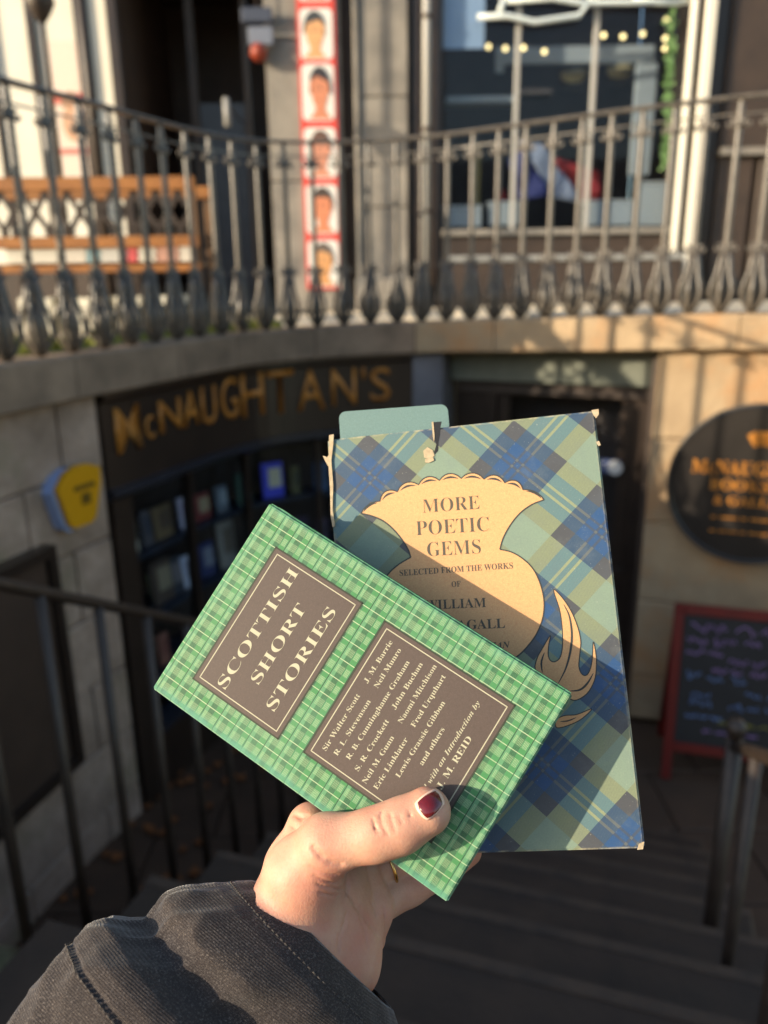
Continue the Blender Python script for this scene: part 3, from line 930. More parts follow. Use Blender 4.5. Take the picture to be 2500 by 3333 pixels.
# poster strip of haircut photographs
ps = empty('portrait_strip', (0, YF, 0)); tag(ps, 'red vertical strip of six haircut portraits fixed to the grey stone pier', 'poster')
sx0, sx1 = fx(965, 0) + 0.0, fx(1112, 900)
sz1, sz0 = 3.35, fz(1050, 942)
pst = [(sx0, sz0), (sx1, sz0), (sx1, sz1), (sx0, sz1)]
SKINS = [(0.72, 0.38, 0.17), (0.62, 0.24, 0.13), (0.62, 0.27, 0.17), (0.66, 0.24, 0.12), (0.66, 0.33, 0.13), (0.6, 0.3, 0.2)]
HAIR = [(0.05, 0.055, 0.06), (0.035, 0.03, 0.035), (0.13, 0.07, 0.05), (0.07, 0.05, 0.04), (0.14, 0.11, 0.09), (0.05, 0.04, 0.04)]
fbox('backing_board', sx0, sx1, sz0, sz1, -0.03, -0.005, M['red'], ps)
def rrect(cx, cz, w, h, r, n=5):
    pts = []
    for qx, qz, a0 in ((1, 1, 0), (-1, 1, 90), (-1, -1, 180), (1, -1, 270)):
        for k in range(n):
            a = R(a0 + 90 * k / (n - 1))
            pts.append((cx + qx * (w / 2 - r) + r * math.cos(a), cz + qz * (h / 2 - r) + r * math.sin(a)))
    return pts
pyc = [(28, 200), (208, 398), (415, 585), (600, 765), (780, 935), (-160, 10)]
for i, (ya, yb) in enumerate(pyc):
    z1_, z0_ = fz(1040, ya), fz(1040, yb)
    cx, cz, w, h = (sx0 + sx1) / 2, (z0_ + z1_) / 2, (sx1 - sx0) * 0.86, (z1_ - z0_) * 0.97
    tl = prism('photo_tile', rrect(cx, cz, w, h, 0.05), -0.031, -0.036, M['tile_white'], ps, 'XZ')
    sk = plain('portrait_skin', SKINS[i], 0.6); ha = plain('portrait_hair', HAIR[i], 0.6)
    hw, hh = w * 0.33, h * 0.37
    jig = (-0.05, 0.05, 0.02, 0.03, 0.0, 0)[i] * w
    head = [(cx + jig + hw * math.cos(a) * (0.8 if math.sin(a) < 0 else 1), cz + h * 0.05 + hh * math.sin(a)) for a in np.linspace(0, 2 * PI, 22)[:-1]]
    bustp = [(cx + jig - w * 0.36, cz - h * 0.47), (cx + jig - w * 0.16, cz - h * 0.33), (cx + jig - w * 0.13, cz - h * 0.1), (cx + jig + w * 0.15, cz - h * 0.1), (cx + jig + w * 0.18, cz - h * 0.33), (cx + jig + w * 0.36, cz - h * 0.47)]
    prism('neck', bustp, -0.037, -0.039, sk, ps, 'XZ')
    prism('face', head, -0.0395, -0.042, sk, ps, 'XZ')
    jx = cx + jig; side_ = (-1, 1, 1, -1, -1, 1)[i]
    for ex in (-0.30, 0.18):
        prism('eye', [(jx + side_ * hw * (ex + dx_), cz + h * 0.05 + hh * dz_) for dx_, dz_ in ((-0.12, 0.02), (0.0, 0.08), (0.12, 0.02), (0.0, -0.03))], -0.0425, -0.0435, ha, ps, 'XZ')
        prism('brow', [(jx + side_ * hw * (ex + dx_), cz + h * 0.05 + hh * dz_) for dx_, dz_ in ((-0.18, 0.17), (0.0, 0.23), (0.18, 0.17), (0.0, 0.18))], -0.0425, -0.0435, ha, ps, 'XZ')
    lipm = plain('portrait_lip', tuple(c * 0.6 for c in SKINS[i]), 0.6)
    prism('mouth', [(jx + side_ * hw * (-0.08 + dx_), cz + h * 0.05 + hh * dz_) for dx_, dz_ in ((-0.22, -0.5), (0.0, -0.46), (0.22, -0.5), (0.0, -0.56))], -0.0425, -0.0435, lipm, ps, 'XZ')
    prism('ear', [(jx - side_ * hw * (0.86 + 0.13 * math.cos(a)) * 1.0, cz + h * 0.04 + hh * 0.2 * math.sin(a)) for a in np.linspace(0, 2 * PI, 10)[:-1]], -0.0425, -0.0435, lipm, ps, 'XZ')
    ro = (0.5, -0.7, -0.3, -0.1, -0.5, 0.2)[i]
    hair = [(cx + jig + hw * 1.08 * math.cos(a + ro * 0.5), cz + h * 0.05 + hh * 1.1 * math.sin(a + ro * 0.5)) for a in np.linspace(0.15, PI - 0.15, 12)]
    hair += [(cx + jig + hw * 0.88 * math.cos(a + ro * 0.5), cz + h * 0.05 + hh * (0.62 + 0.1 * math.sin(3 * a)) * math.sin(a + ro * 0.5)) for a in np.linspace(PI - 0.2, 0.2, 12)]
    prism('hair', hair, -0.0425, -0.045, ha, ps, 'XZ')

fbox('dark_gap_fill', fx(1116) + 0.002, fx(1156) - 0.002, ZG, TOP, YF + 0.2, YF + 0.24, M['dark'], p2)  # dark fill set in the gap between the piers, standing for its shade
# --- dark doorway left of the piers
dk = empty('dark_doorway'); tag(dk, 'deep dark shop entrance left of the grey piers', 'doorway')
xl = fx(395)
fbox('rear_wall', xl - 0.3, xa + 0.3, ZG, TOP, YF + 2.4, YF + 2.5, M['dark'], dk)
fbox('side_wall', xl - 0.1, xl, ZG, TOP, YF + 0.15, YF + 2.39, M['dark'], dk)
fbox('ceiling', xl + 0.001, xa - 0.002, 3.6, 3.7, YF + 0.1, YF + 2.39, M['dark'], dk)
fbox('door_frame', xl + 0.55, xl + 0.63, ZG, 3.58, YF + 0.9, YF + 0.98, M['dark_brown'], dk)
fbox('door_frame', xl + 1.15, xl + 1.21, ZG, 3.58, YF + 0.9, YF + 0.98, M['dark_brown'], dk)
fbox('door_panel', xl + 0.64, xl + 1.14, ZG + 0.01, 2.2, YF + 0.93, YF + 0.96, M['paint_blue_black'], dk)
hs = empty('hanging_sign', at(838, 95, YF - 0.1)); tag(hs, 'blue and white hanging sign with an orange red ball beneath, in the dark doorway', 'sign')
B().box((0, 0, 0.12), (0.30, 0.05, 0.13)).build('blue_panel', plain('slate_blue', (0.05, 0.06, 0.09), 0.5), hs, bevel=0.01)
B().box((0.03, 0, -0.06), (0.24, 0.05, 0.16)).build('white_panel', plain('blue_white', (0.17, 0.19, 0.24), 0.5), hs, bevel=0.01)
bm = bmesh.new(); bmesh.ops.create_uvsphere(bm, u_segments=16, v_segments=10, radius=0.085)
me = bpy.data.meshes.new('red_ball'); bm.to_mesh(me); bm.free()
link('red_ball', me, plain('orange_red', (0.28, 0.04, 0.015), 0.5), hs, (0.0, 0, -0.20), smooth=True)
B().tube([(0, 0.0, 0.18), (0, 0.0, 1.2)], 0.008, 6).build('chain', M['iron_black'], hs)
pl = empty('pull_handle', at(738, 365, YF - 0.02)); tag(pl, 'short pale vertical door handle in the dark doorway', 'door handle')
B().tube([(0, 0, -0.13), (0, 0, 0.13)], 0.032, 8).build('grip', M['grey_metal'], pl, smooth=True)
B().tube([(0, 0, 0.08), (0, 0.9, 0.08)], 0.012, 6).build('stand_off', M['iron_black'], pl)

# --- bright shop window at far left
lw = empty('white_shop_window'); tag(lw, 'far left shop window with sunlit cream blinds between black posts', 'shop window')
edges = [(-260, 5), (12, 138), (150, 285), (316, 385)]
for a, b_ in edges:
    fbox('blind', fx(a), fx(b_), 0.42, 4.6, YF + 0.035, YF + 0.06, M['white'], lw)
for a, w in ((5, 0.05), (138, 0.07), (288, 0.11), (390, 0.1)):
    x = fx(a)
    fbox('window_post', x, x + w, ZG, 4.6, YF - 0.02, YF + 0.085, M['paint_black'], lw, 0.006)
fbox('stall_riser', fx(-260), fx(395), ZG, 0.415, YF - 0.01, YF + 0.3, M['dark_brown'], lw)
fbox('header', fx(-260), fx(395), 4.61, TOP, YF - 0.01, YF + 0.3, M['dark_brown'], lw)
wp = empty('window_poster', (0, YF, 0)); tag(wp, 'faded pink and red portrait poster in the far left window', 'poster')
xp0, xp1 = fx(190, 450), fx(288, 450)
fbox('sheet', xp0, xp1, fz(240, 590), fz(240, 130), 0.022, 0.030, plain('pale_pink_sheet', (0.80, 0.66, 0.55), 0.6), wp)
fbox('red_band', xp0 + 0.0, xp1, fz(240, 335), fz(240, 300), 0.014, 0.020, plain('soft_red', (0.70, 0.16, 0.12), 0.6), wp)
fbox('red_band', xp0, xp1, fz(240, 500), fz(240, 482), 0.014, 0.020, plain('soft_red_band', (0.66, 0.20, 0.16), 0.6), wp)
face = [(fx(240, 420) + 0.11 * math.cos(a), fz(240, 400) + 0.17 * math.sin(a)) for a in np.linspace(0, 2 * PI, 18)[:-1]]
prism('face', face, 0.006, 0.012, plain('poster_skin', (0.62, 0.36, 0.22), 0.6), wp, 'XZ')
prism('hat', [(p[0], p[1] + 0.12) for p in face if p[1] > fz(240, 400)] , -0.002, 0.004, plain('poster_hat', (0.36, 0.20, 0.12), 0.6), wp, 'XZ')

# --- window at right of the piers
X0, X1 = fx(1440), fx(2215)
rw = empty('large_shop_window'); tag(rw, 'large shop window right of the piers with thin pale mullions and things on show inside', 'shop window')
zs = fz(1800, 745)
fbox('jamb', xd + 0.045, fx(1368), ZG, TOP, YF + 0.05, YF + 0.3, M['paint_black'], rw)
fbox('jamb', fx(1405), X0 - 0.002, ZG, TOP, YF + 0.05, YF + 0.3, M['paint_black'], rw)
fbox('jamb', X1, fx(2340), ZG, TOP, YF + 0.05, YF + 0.3, M['paint_black'], rw)
mzt = 4.2
for i, px in enumerate((1690, 1945)):
    x = fx(px, 100)
    fbox('mullion', x - 0.022, x + 0.022, zs, mzt, YF + 0.02, YF + 0.08, M['grey_metal'], rw, 0.004)
xs = [X0, fx(1690, 100), fx(1945, 100), X1]
for i in range(3):
    fbox('window_pane', xs[i] + 0.024, xs[i + 1] - 0.024, zs + 0.01, mzt, YF + 0.05, YF + 0.056, M['glass'], rw)
fbox('sill', X0 + 0.001, X1 - 0.001, zs - 0.06, zs, YF - 0.06, YF + 0.12, M['facade'], rw, 0.006)
fbox('stall_riser', X0 + 0.001, X1 - 0.001, ZG, zs - 0.061, YF + 0.0, YF + 0.2, M['dark_brown'], rw)
fbox('transom', X0 + 0.001, X1 - 0.001, mzt + 0.001, TOP, YF + 0.0, YF + 0.2, M['paint_black'], rw)
fbox('rear_wall', X0 - 0.4, X1 + 0.4, ZG, TOP, YF + 3.0, YF + 3.1, M['dark'], rw)
fbox('side_wall', X0 - 0.42, X0 - 0.405, ZG, TOP, YF + 0.31, YF + 2.99, M['dark'], rw)
fbox('side_wall', X1 + 0.405, X1 + 0.42, ZG, TOP, YF + 0.31, YF + 2.99, M['dark'], rw)
fbox('display_floor', X0 - 0.3, X1 + 0.3, zs - 0.3, zs - 0.05, YF + 0.32, YF + 2.98, M['dark_brown'], rw)
# inner things
def inbox(name, px0, py0, px1, py1, Y, th, material, parent, bevel=0.0):
    a = at(px0, (py0 + py1) / 2, Y); b_ = at(px1, (py0 + py1) / 2, Y)
    c = at((px0 + px1) / 2, py0, Y); d = at((px0 + px1) / 2, py1, Y)
    return fbox(name, a.x, b_.x, d.z, c.z, Y, Y + th, material, parent, bevel)
fr = empty('hatch_frame'); tag(fr, 'pale grey square frame standing inside the large shop window', 'frame')
inbox('frame_top', 1612, 148, 2130, 205, YF + 0.55, 0.06, M['pale_frame'], fr, 0.006)
inbox('frame_side', 2062, 206, 2128, 570, YF + 0.55, 0.058, M['pale_frame'], fr, 0.006)
inbox('frame_foot', 1612, 206, 1640, 235, YF + 0.55, 0.058, M['pale_frame'], fr, 0.004)
pw = empty('pale_poster'); tag(pw, 'pale blue poster hung at the top left of the large shop window', 'poster')
inbox('sheet', 1441, -60, 1578, 158, YF + 0.1, 0.01, plain('blue_paper', (0.30, 0.37, 0.46), 0.6), pw)
lg = empty('window_ledge'); tag(lg, 'grey shelf running across inside the large shop window', 'shelf')
inbox('board', 1452, 312, 1690, 332, YF + 0.35, 0.25, M['pale_frame'], lg, 0.004)
inbox('board', 1692, 288, 1800, 306, YF + 0.35, 0.25, M['dark_brown'], lg, 0.004)
fg = empty('folded_flag', (0, 0, 0)); tag(fg, 'blue, white and red flag hanging in folds inside the large shop window', 'flag')
def flagband(name, pts, dy, material):
    b = B(); n = 10; v = []
    A = [at(*p, YF + 0.3) for p in pts]
    for i in range(n + 1):
        t = i / n
        for j in range(7):
            s = j / 6
            p = (A[0].lerp(A[3], t)).lerp(A[1].lerp(A[2], t), s)
            p.y += 0.03 * math.sin(t * 9 + s * 4 + dy) + dy * 0.03
            v.append(p)
    f = [(i * 7 + j, i * 7 + j + 1, (i + 1) * 7 + j + 1, (i + 1) * 7 + j) for i in range(n) for j in range(6)]
    o = b.add(v, f).build(name, material, fg, smooth=True)
    md = o.modifiers.new('thickness', 'SOLIDIFY'); md.thickness = 0.006
flagband('blue_band', [(1655, 520), (1700, 480), (1800, 640), (1690, 650)], 0, M['flag_blue'])
flagband('white_band', [(1690, 455), (1775, 470), (1900, 660), (1805, 645)], 1, M['flag_white'])
flagband('red_band', [(1790, 500), (1960, 560), (1965, 660), (1888, 655)], 2, M['flag_red'])
flagband('red_corner', [(1625, 610), (1655, 620), (1650, 655), (1625, 668)], 3, M['flag_red'])
# boxes behind the glass
bx_ = [(1442, 668, 1568, 740, 'pale stone coloured box by the left jamb of the large shop window'), (1905, 650, 2060, 735, 'pale low crate under the square frame in the large window'), (2080, 590, 2185, 735, 'tall pale jar stand at the right end of the window display'), (1590, 655, 1690, 735, 'grey tin standing beneath the flag in the large window')]
for i, (a, b_, c, d, lab) in enumerate(bx_):
    e = empty('display_box'); tag(e, lab, 'box', 'boxes on the shop window ledge')
    inbox('carton', a, b_ + 8, c, d, YF + 0.14 + 0.02 * i, 0.12, M['pale_frame'], e, 0.01)
    inbox('lid', a - 2, b_, c + 2, b_ + 7, YF + 0.135 + 0.02 * i, 0.13, M['grey_metal'], e, 0.003)
yp = empty('yellow_post'); tag(yp, 'thin mustard yellow post inside the large shop window', 'post')
inbox('pole', 1540, 470, 1562, 690, YF + 0.5, 0.05, plain('mustard', (0.30, 0.20, 0.05), 0.6), yp)
# golden trinkets
for i, (px, py, lab) in enumerate(((1870, 245, 'golden mask shaped trinket left on the shelf behind the frame'), (2020, 230, 'golden mask shaped trinket right on the shelf behind the frame'))):
    e = empty('gold_trinket', at(px, py, YF + 0.9)); tag(e, lab, 'ornament', 'golden trinkets')
    bm = bmesh.new(); bmesh.ops.create_icosphere(bm, subdivisions=2, radius=0.1)
    for v in bm.verts: v.co = Vector((v.co.x * 1.5, v.co.y * 0.5, v.co.z * 0.75)) + v.co.normalized() * 0.04 * noise.noise(v.co * 20)
    me = bpy.data.meshes.new('mask'); bm.to_mesh(me); bm.free()
    link('mask', me, plain('dull_gold', (0.36, 0.27, 0.12), 0.5), e)
    B().box((0, 0.03, -0.11), (0.2, 0.08, 0.05)).build('stand', M['dark_brown'], e)
# bulbs
lights = empty('string_lights'); tag(lights, 'string of small warm bulbs across the top of the large shop window', 'lights')
bm = bmesh.new(); bmesh.ops.create_uvsphere(bm, u_segments=10, v_segments=8, radius=0.024)
bme = bpy.data.meshes.new('bulb'); bm.to_mesh(bme); bm.free(); bme.materials.append(M['bulb'])
lp = [(1590, 152), (1645, 158), (1704, 156), (1772, 168), (1965, 115), (2028, 119), (2092, 110), (2170, 65), (2166, 125), (2165, 158)]
wpts = []
for i, (a, b_) in enumerate(lp):
    P = at(a, b_, YF + 0.28)
    link('bulb', bme, None, lights, P)
    wpts.append(P + Vector((0, 0, 0.04)))
wpts2 = []
for i in range(len(wpts) - 1):
    wpts2 += [wpts[i], (wpts[i] + wpts[i + 1]) / 2 + Vector((0, 0, -0.02))]
B().tube(wpts2 + [wpts[-1]], 0.004, 4).build('wire', M['iron_black'], lights)
# pale tubing lettering
tb = empty('tube_sign', (0, 0, 0)); tag(tb, 'pale bent tube lettering across the top of the large shop window', 'sign')
for ps_ in ([(1555, 55), (1650, 52), (1740, 72), (1885, 52), (1915, 10), (2060, 8), (2240, 4)], [(1640, 0), (1625, 48)], [(1650, 2), (1800, -6), (1885, 8), (1920, 8)], [(2060, -4), (2140, 8), (2215, 10)], [(1640, 0), (1660, -60), (1800, -80)], [(1915, 10), (1960, -70)]):
    B().tube([at(a, b_, YF - 0.04) for a, b_ in ps_], 0.028, 8).build('tube', M['neon'], tb, smooth=True)
# garland
gl = B()
rnd = random.Random(3)
for i in range(150):
    f_ = rnd.random()
    px = 2190 - 22 * f_ + rnd.gauss(0, 9); py = 30 + 520 * f_
    p = at(px, py, YF - 0.03); s = rnd.uniform(0.02, 0.045)
    a = rnd.uniform(0, 6.28); tl_ = rnd.uniform(-0.8, 0.8)
    mtx = Matrix.Translation(p) @ Matrix.Rotation(a, 4, 'Y') @ Matrix.Rotation(tl_, 4, 'X')
    gl.add([mtx @ Vector(q) for q in ((0, 0, -s), (s * 0.6, -0.01, 0), (0, 0, s), (-s * 0.6, -0.01, 0))], [(0, 1, 2, 3)])
ivy = empty('ivy_garland'); tag(ivy, 'trailing green ivy down the right edge of the large shop window', 'plant')
gl.build('leaves', M['leaf'], ivy); ivy.children[0]['kind'] = 'stuff'
B().tube([at(2188 - 22 * f_, 25 + 530 * f_, YF - 0.02) for f_ in np.linspace(0, 1, 8)], 0.008, 5).build('stem', M['leaf'], ivy)

# --- downpipe and double pole
dpipe = empty('downpipe'); tag(dpipe, 'pale grey downpipe with joint collars between the pier and the large window', 'pipe')
x = (fx(1387))
B().tube([(x, YF - 0.05, 0.15), (x, YF - 0.05, TOP)], 0.042, 12).build('pipe', M['grey_metal'], dpipe, smooth=True)
for py in (60, 425, 690):
    z = fz(1388, py)
    B().lathe([(0.05, z - 0.02), (0.056, z - 0.012), (0.056, z + 0.012), (0.05, z + 0.02)], 12, (x, YF - 0.05, 0)).build('collar', M['dark_brown'], dpipe)
wpole = empty('white_frame_posts'); tag(wpole, 'pair of bright sunlit white posts at the right edge of the large window', 'posts')
for i, (pxt, pxb, w) in enumerate(((2305, 2275, 0.10), (2252, 2236, 0.05))):
    a = fx(pxt, 0); 
    fbox('post', a - w / 2, a + w / 2, ZG + 0.0, TOP, YF - 0.14, YF - 0.05, plain('white_gloss', (0.78, 0.74, 0.62), 0.4), wpole, 0.008)
# --- dark facade at far right
rf = empty('dark_facade'); tag(rf, 'dark grey rendered shop wall at the far right behind the railing', 'facade')
xr = fx(2342)
fbox('render', xr, xr + 4.2, fz(2420, 480), TOP, YF, YF + 0.4, M['dark_brown'], rf)
fbox('ledge', xr, xr + 4.2, fz(2420, 505), fz(2420, 482), YF - 0.06, YF + 0.3, M['facade'], rf)
zz = fz(2420, 507)
for i in range(9):
    fbox('panel', xr + 0.02 + i * 0.42, xr + 0.38 + i * 0.42, ZG + 0.1, zz, YF + 0.03, YF + 0.09, M['dark_brown'], rf, 0.008)
fbox('dark_base', xr, xr + 4.2, ZG, zz, YF + 0.12, YF + 0.2, M['dark'], rf)
# low bench of planters below the large window
pb = empty('planter_bench'); tag(pb, 'long dark planter box standing on the pavement under the large window', 'planter')
fbox('box', fx(1450), fx(2190), ZG + 0.02, zs - 0.34, YF - 0.55, YF - 0.2, M['dark_brown'], pb, 0.01)
fbox('rim', fx(1446), fx(2194), zs - 0.338, zs - 0.28, YF - 0.57, YF - 0.18, M['pale_frame'], pb, 0.008)

# --- posts at far left (street sign post with ball, thin pole)
for (pt, pb_, Y, rr, lab, ball) in (((128, 0), (245, 640), 7.2, 0.026, 'tall thin dark lamp post with round knob, far left', True), ((262, -10), (300, 430), 7.9, 0.05, 'thick black post in front of the far left blinds', False)):
    P0 = at(pt[0], pt[1], Y)
    e = empty('street_post', (P0.x, Y, ZG)); tag(e, lab, 'post')
    B().tube([(0, 0, 0), (0, 0, 4.2)], rr, 10).build('shaft', M['iron_black'], e, smooth=True)
    B().lathe([(rr * 2.4, 0), (rr * 2.4, 0.12), (rr * 1.3, 0.2)], 12).build('base', M['iron_black'], e, smooth=True)
    if ball: B().lathe([(rr, P0.z - 0.14), (0.08, P0.z - 0.06), (0.12, P0.z + 0.02), (0.09, P0.z + 0.12), (rr, P0.z + 0.16)], 14).build('knob', M['iron_black'], e, smooth=True)

# --- wooden book trolley with diamond mesh, far left behind railing
YT = 5.6
def mesh_panel(b, x0, x1, z0, z1, y, cw=0.15, ch=0.24, th=0.017):
    n = int((x1 - x0) / cw) + 1
    hz_ = z1 - z0
    for i in range(-int(hz_ / ch * 1) - 1, n + 1):
        for sg in (1, -1):
            # diagonal strips clipped to the panel
            xa_, za_ = x0 + i * cw, z0 if sg == 1 else z1
            steps = 40
            seg = []
            for k in range(steps + 1):
                t = k / steps
                X = xa_ + t * hz_ * cw / ch * 1.0
                Z = za_ + sg * t * hz_
                if x0 <= X <= x1: seg.append((X, y, Z))
            if len(seg) > 1: b.box(((seg[0][0] + seg[-1][0]) / 2, y, (seg[0][2] + seg[-1][2]) / 2), (math.hypot(seg[-1][0] - seg[0][0], seg[-1][2] - seg[0][2]), 0.006, th * 2.2),
                                   mtx=Matrix.Rotation(-math.atan2(seg[-1][2] - seg[0][2], seg[-1][0] - seg[0][0]), 4, 'Y'))
def trolley(loc, rz, w, lab, h=0.92, mesh_z=(0.30, 0.80), solid=False):
    e = empty('book_trolley', loc, rz); tag(e, lab, 'trolley')
    B().box((w / 2, 0, h), (w, 0.05, 0.085)).build('top_beam', M['wood'], e, bevel=0.006)
    B().box((w / 2, 0.55, h), (w, 0.05, 0.085)).build('top_beam', M['wood'], e, bevel=0.006)
    B().box((w / 2, 0, mesh_z[0] - 0.045), (w, 0.05, 0.075)).build('middle_beam', M['wood'], e, bevel=0.006)
    B().box((w / 2, -0.02, mesh_z[0] - 0.22), (w, 0.05, 0.05)).build('lower_beam', M['wood'], e, bevel=0.006)
    B().box((w / 2, 0.27, mesh_z[0] - 0.19), (w - 0.02, 0.48, 0.02)).build('shelf', M['pine'], e)
    for x in (0.03, w - 0.03):
        for y in (0, 0.55):
            B().box((x, y + 0.03, h / 2 - 0.02), (0.055, 0.05, h - 0.06)).build('leg', M['pine'], e, bevel=0.004)
    b = B(); mesh_panel(b, 0.06, w - 0.06, mesh_z[0], mesh_z[1] + 0.06, 0.0)
    b.build('mesh_panel', M['iron_black'], e)
    return e
tx1 = fx(628, 590, YT)
tr = trolley((tx1 - 2.6, YT, ZG), 0.02, 2.6, 'long orange wood trolley with black diamond mesh front, behind the left railing', h=fz(400, 595, YT) - ZG, mesh_z=(fz(300, 790, YT) - ZG + 0.05, fz(300, 640, YT) - ZG))
zsh = fz(300, 790, YT) + 0.05 - 0.19 + 0.01
cols = [((0.70, 0.66, 0.55), 'cream'), ((0.30, 0.55, 0.62), 'turquoise'), ((0.62, 0.10, 0.10), 'red'), ((0.68, 0.62, 0.52), 'buff'), ((0.55, 0.30, 0.22), 'brick pink'), ((0.60, 0.58, 0.52), 'grey white')]
px = 5
i = 0
desc = ['at the left end of the row', 'second from the left in the row', 'third from the left in the row', 'fourth from the left in the row', 'fifth from the left in the row', 'sixth from the left, near the middle', 'seventh from the left in the row', 'third from the right end', 'second from the right end', 'at the right end of the row']
while px < 590 and i < 10:
    w = (70, 105, 95, 42, 90, 36, 60, 75, 50, 45)[i]
    c, nm = cols[(0, 0, 3, 1, 5, 2, 0, 4, 3, 4)[i]]
    a, b_ = fx(px, 820, YT - 0.02), fx(px + w - 5, 820, YT - 0.02)
    e = empty('trolley_book', (a, YT + 0.02, zsh)); tag(e, f'{nm} book pile on the mesh trolley shelf, {desc[i]}', 'books', 'book piles on the trolley shelf')
    for k in range(3):
        B().box(((b_ - a) / 2 + 0.004 * (k % 2), 0.11, 0.022 + 0.042 * k), (abs(b_ - a), 0.2, 0.038)).build('book', plain('pile_' + nm.replace(' ', '_'), tuple(min(1, q * (1 - 0.12 * k)) for q in c), 0.6), e, bevel=0.003)
    px += w; i += 1

# moss tufts along the back edge of the coping
rnd = random.Random(11)
for i, px in enumerate((60, 150, 235, 325, 400, 470, 545, 600, 672, 745, 815, 880)):
    q = s_at_px(px, 0.0, -0.2)
    P = W(q, -0.2, 0.0)
    e = B()
    for k in range(70):
        a = rnd.uniform(0, 6.28); r0 = rnd.uniform(0, 0.05); hh = rnd.uniform(0.02, 0.075) * (1 - r0 * 8); w = rnd.uniform(0.004, 0.009)
        x, y = r0 * math.cos(a), r0 * math.sin(a)
        lx, ly = rnd.uniform(-0.02, 0.02), rnd.uniform(-0.02, 0.02)
        e.add([(x - w, y, 0), (x + w, y, 0), (x + lx, y + ly, max(hh, 0.012))], [(0, 1, 2)])
        e.add([(x, y - w, 0), (x, y + w, 0), (x + lx, y + ly, max(hh, 0.012))], [(0, 1, 2)])
    e.lathe([(0.055, 0.0), (0.045, 0.02), (0.02, 0.035)], 9)
    e.v = [(p[0] * 1.5, p[1] * 1.5, p[2] * 1.5) for p in e.v]
    o = e.build('moss_tuft', M['moss'], loc=P)
    tag(o, 'yellow green moss tuft on the kerb, ' + ('leftmost of the row', 'second from the left in the row', 'third from the left', 'fourth from the left', 'fifth from the left', 'sixth from the left', 'sixth from the right', 'fifth from the right', 'fourth from the right', 'third from the right', 'second from the right end', 'rightmost of the row')[i], 'moss', 'moss tufts along the kerb')

# pale crates on the ground under the trolley
for i, (a, b_, lab) in enumerate(((20, 130, 'cream crate on the ground under the trolley, first from the left'), (175, 300, 'cream crate on the ground under the trolley, second from the left'), (345, 430, 'small pale crate on the ground under the trolley, third from the left'), (470, 560, 'pale crate on the ground under the right end of the trolley'))):
    xa_, xb_ = fx(a, 930, YT - 0.1), fx(b_, 930, YT - 0.1)
    e = empty('crate', ((xa_ + xb_) / 2, YT + 0.05, -0.012 + ZO(xa_))); tag(e, lab, 'crate', 'crates under the trolley')
    w = xb_ - xa_
    for k in range(3): B().box((0, 0, 0.04 + 0.085 * k), (w, 0.018, 0.07)).build('slat', M['paper'], e, bevel=0.003)
    for k in range(3): B().box((0, 0.3, 0.04 + 0.085 * k), (w, 0.018, 0.07)).build('slat', M['paper'], e, bevel=0.003)
    for sx in (-1, 1): B().box((sx * (w / 2 - 0.01), 0.15, 0.13), (0.018, 0.278, 0.25)).build('end_board', M['paper'], e, bevel=0.003)
    B().box((0, 0.15, 0.01), (w - 0.05, 0.27, 0.012)).build('base_board', M['paper'], e)

# ---- added shade caster on the pavement at the left, outside the picture; its sloping board and mesh throw the shade on the middle of the kerb
Lh = Vector((L.x, L.y)).normalized(); TAN = -L.z / Vector((L.x, L.y)).length
Pw = Vector((Lh.y, -Lh.x))
def shade_caster(w, z, t=0.0):
    """point w metres across the sun's direction"""
    base = Lh * CASTER_T + Pw * w
    return Vector((base.x, base.y, z)) + Vector((Lh.x, Lh.y, 0)) * t
T1 = W(s_at_px(1440, 0.0), 0, 0).xy
w1 = T1.dot(Pw)
CASTER_T = T1.dot(Lh) - 3.1
ms = empty('unseen_shade_caster'); tag(ms, 'added shade caster with sloping board and mesh on the pavement, outside the picture at left', 'shade_caster')
dz = 3.1 * TAN
gable = [(w1 - 0.30, 0.0), (w1 - 0.30, dz + 0.03), (w1 - 0.10, dz + 0.06), (w1 - 0.02, dz + 0.62), (w1 + 0.06, dz + 0.60), (w1 + 0.62, dz + 0.0), (w1 + 0.85, dz - 0.16), (w1 + 0.85, dz - 0.24), (w1 + 0.5, dz - 0.02), (w1 - 0.02, dz - 0.03), (w1 - 0.02, 0.0)]
b = B()
n_ = len(gable)
vv = [shade_caster(w, z, 0) for w, z in gable] + [shade_caster(w, z, 0.03) for w, z in gable]
bm = bmesh.new()
vs1 = [bm.verts.new(p) for p in vv]
f1_ = bm.faces.new(vs1[:n_]); f2_ = bm.faces.new(vs1[n_:][::-1])
for k in range(n_): bm.faces.new((vs1[k], vs1[n_ + k], vs1[n_ + (k + 1) % n_], vs1[(k + 1) % n_]))
bmesh.ops.triangulate(bm, faces=[f1_, f2_]); bmesh.ops.recalc_face_normals(bm, faces=bm.faces)
me = bpy.data.meshes.new('gable_board'); bm.to_mesh(me); bm.free()
link('gable_board', me, M['pine'], ms)
mp2 = B(); mesh_panel(mp2, 0.0, 0.80, 0.0, 0.52, 0.0, cw=0.090, ch=0.096, th=0.0075)
ry_ = math.atan2(Pw.y, Pw.x)
o = mp2.build('mesh_panel', M['iron_black'], ms, loc=shade_caster(w1 - 0.02, dz - 0.50), rot=(0, 0, ry_))
B().box((0.40, 0, -0.02), (0.84, 0.04, 0.05)).build('lower_rail', M['pine'], ms, loc=shade_caster(w1 - 0.02, dz - 0.50), rot=(0, 0, ry_))
for ww in (w1 + 0.8, w1 + 0.02):
    P = shade_caster(ww, 0.0)
    B().box((0, 0.03, (dz - 0.28) / 2), (0.05, 0.05, dz - 0.28)).build('leg', M['pine'], ms, loc=P, rot=(0, 0, ry_))
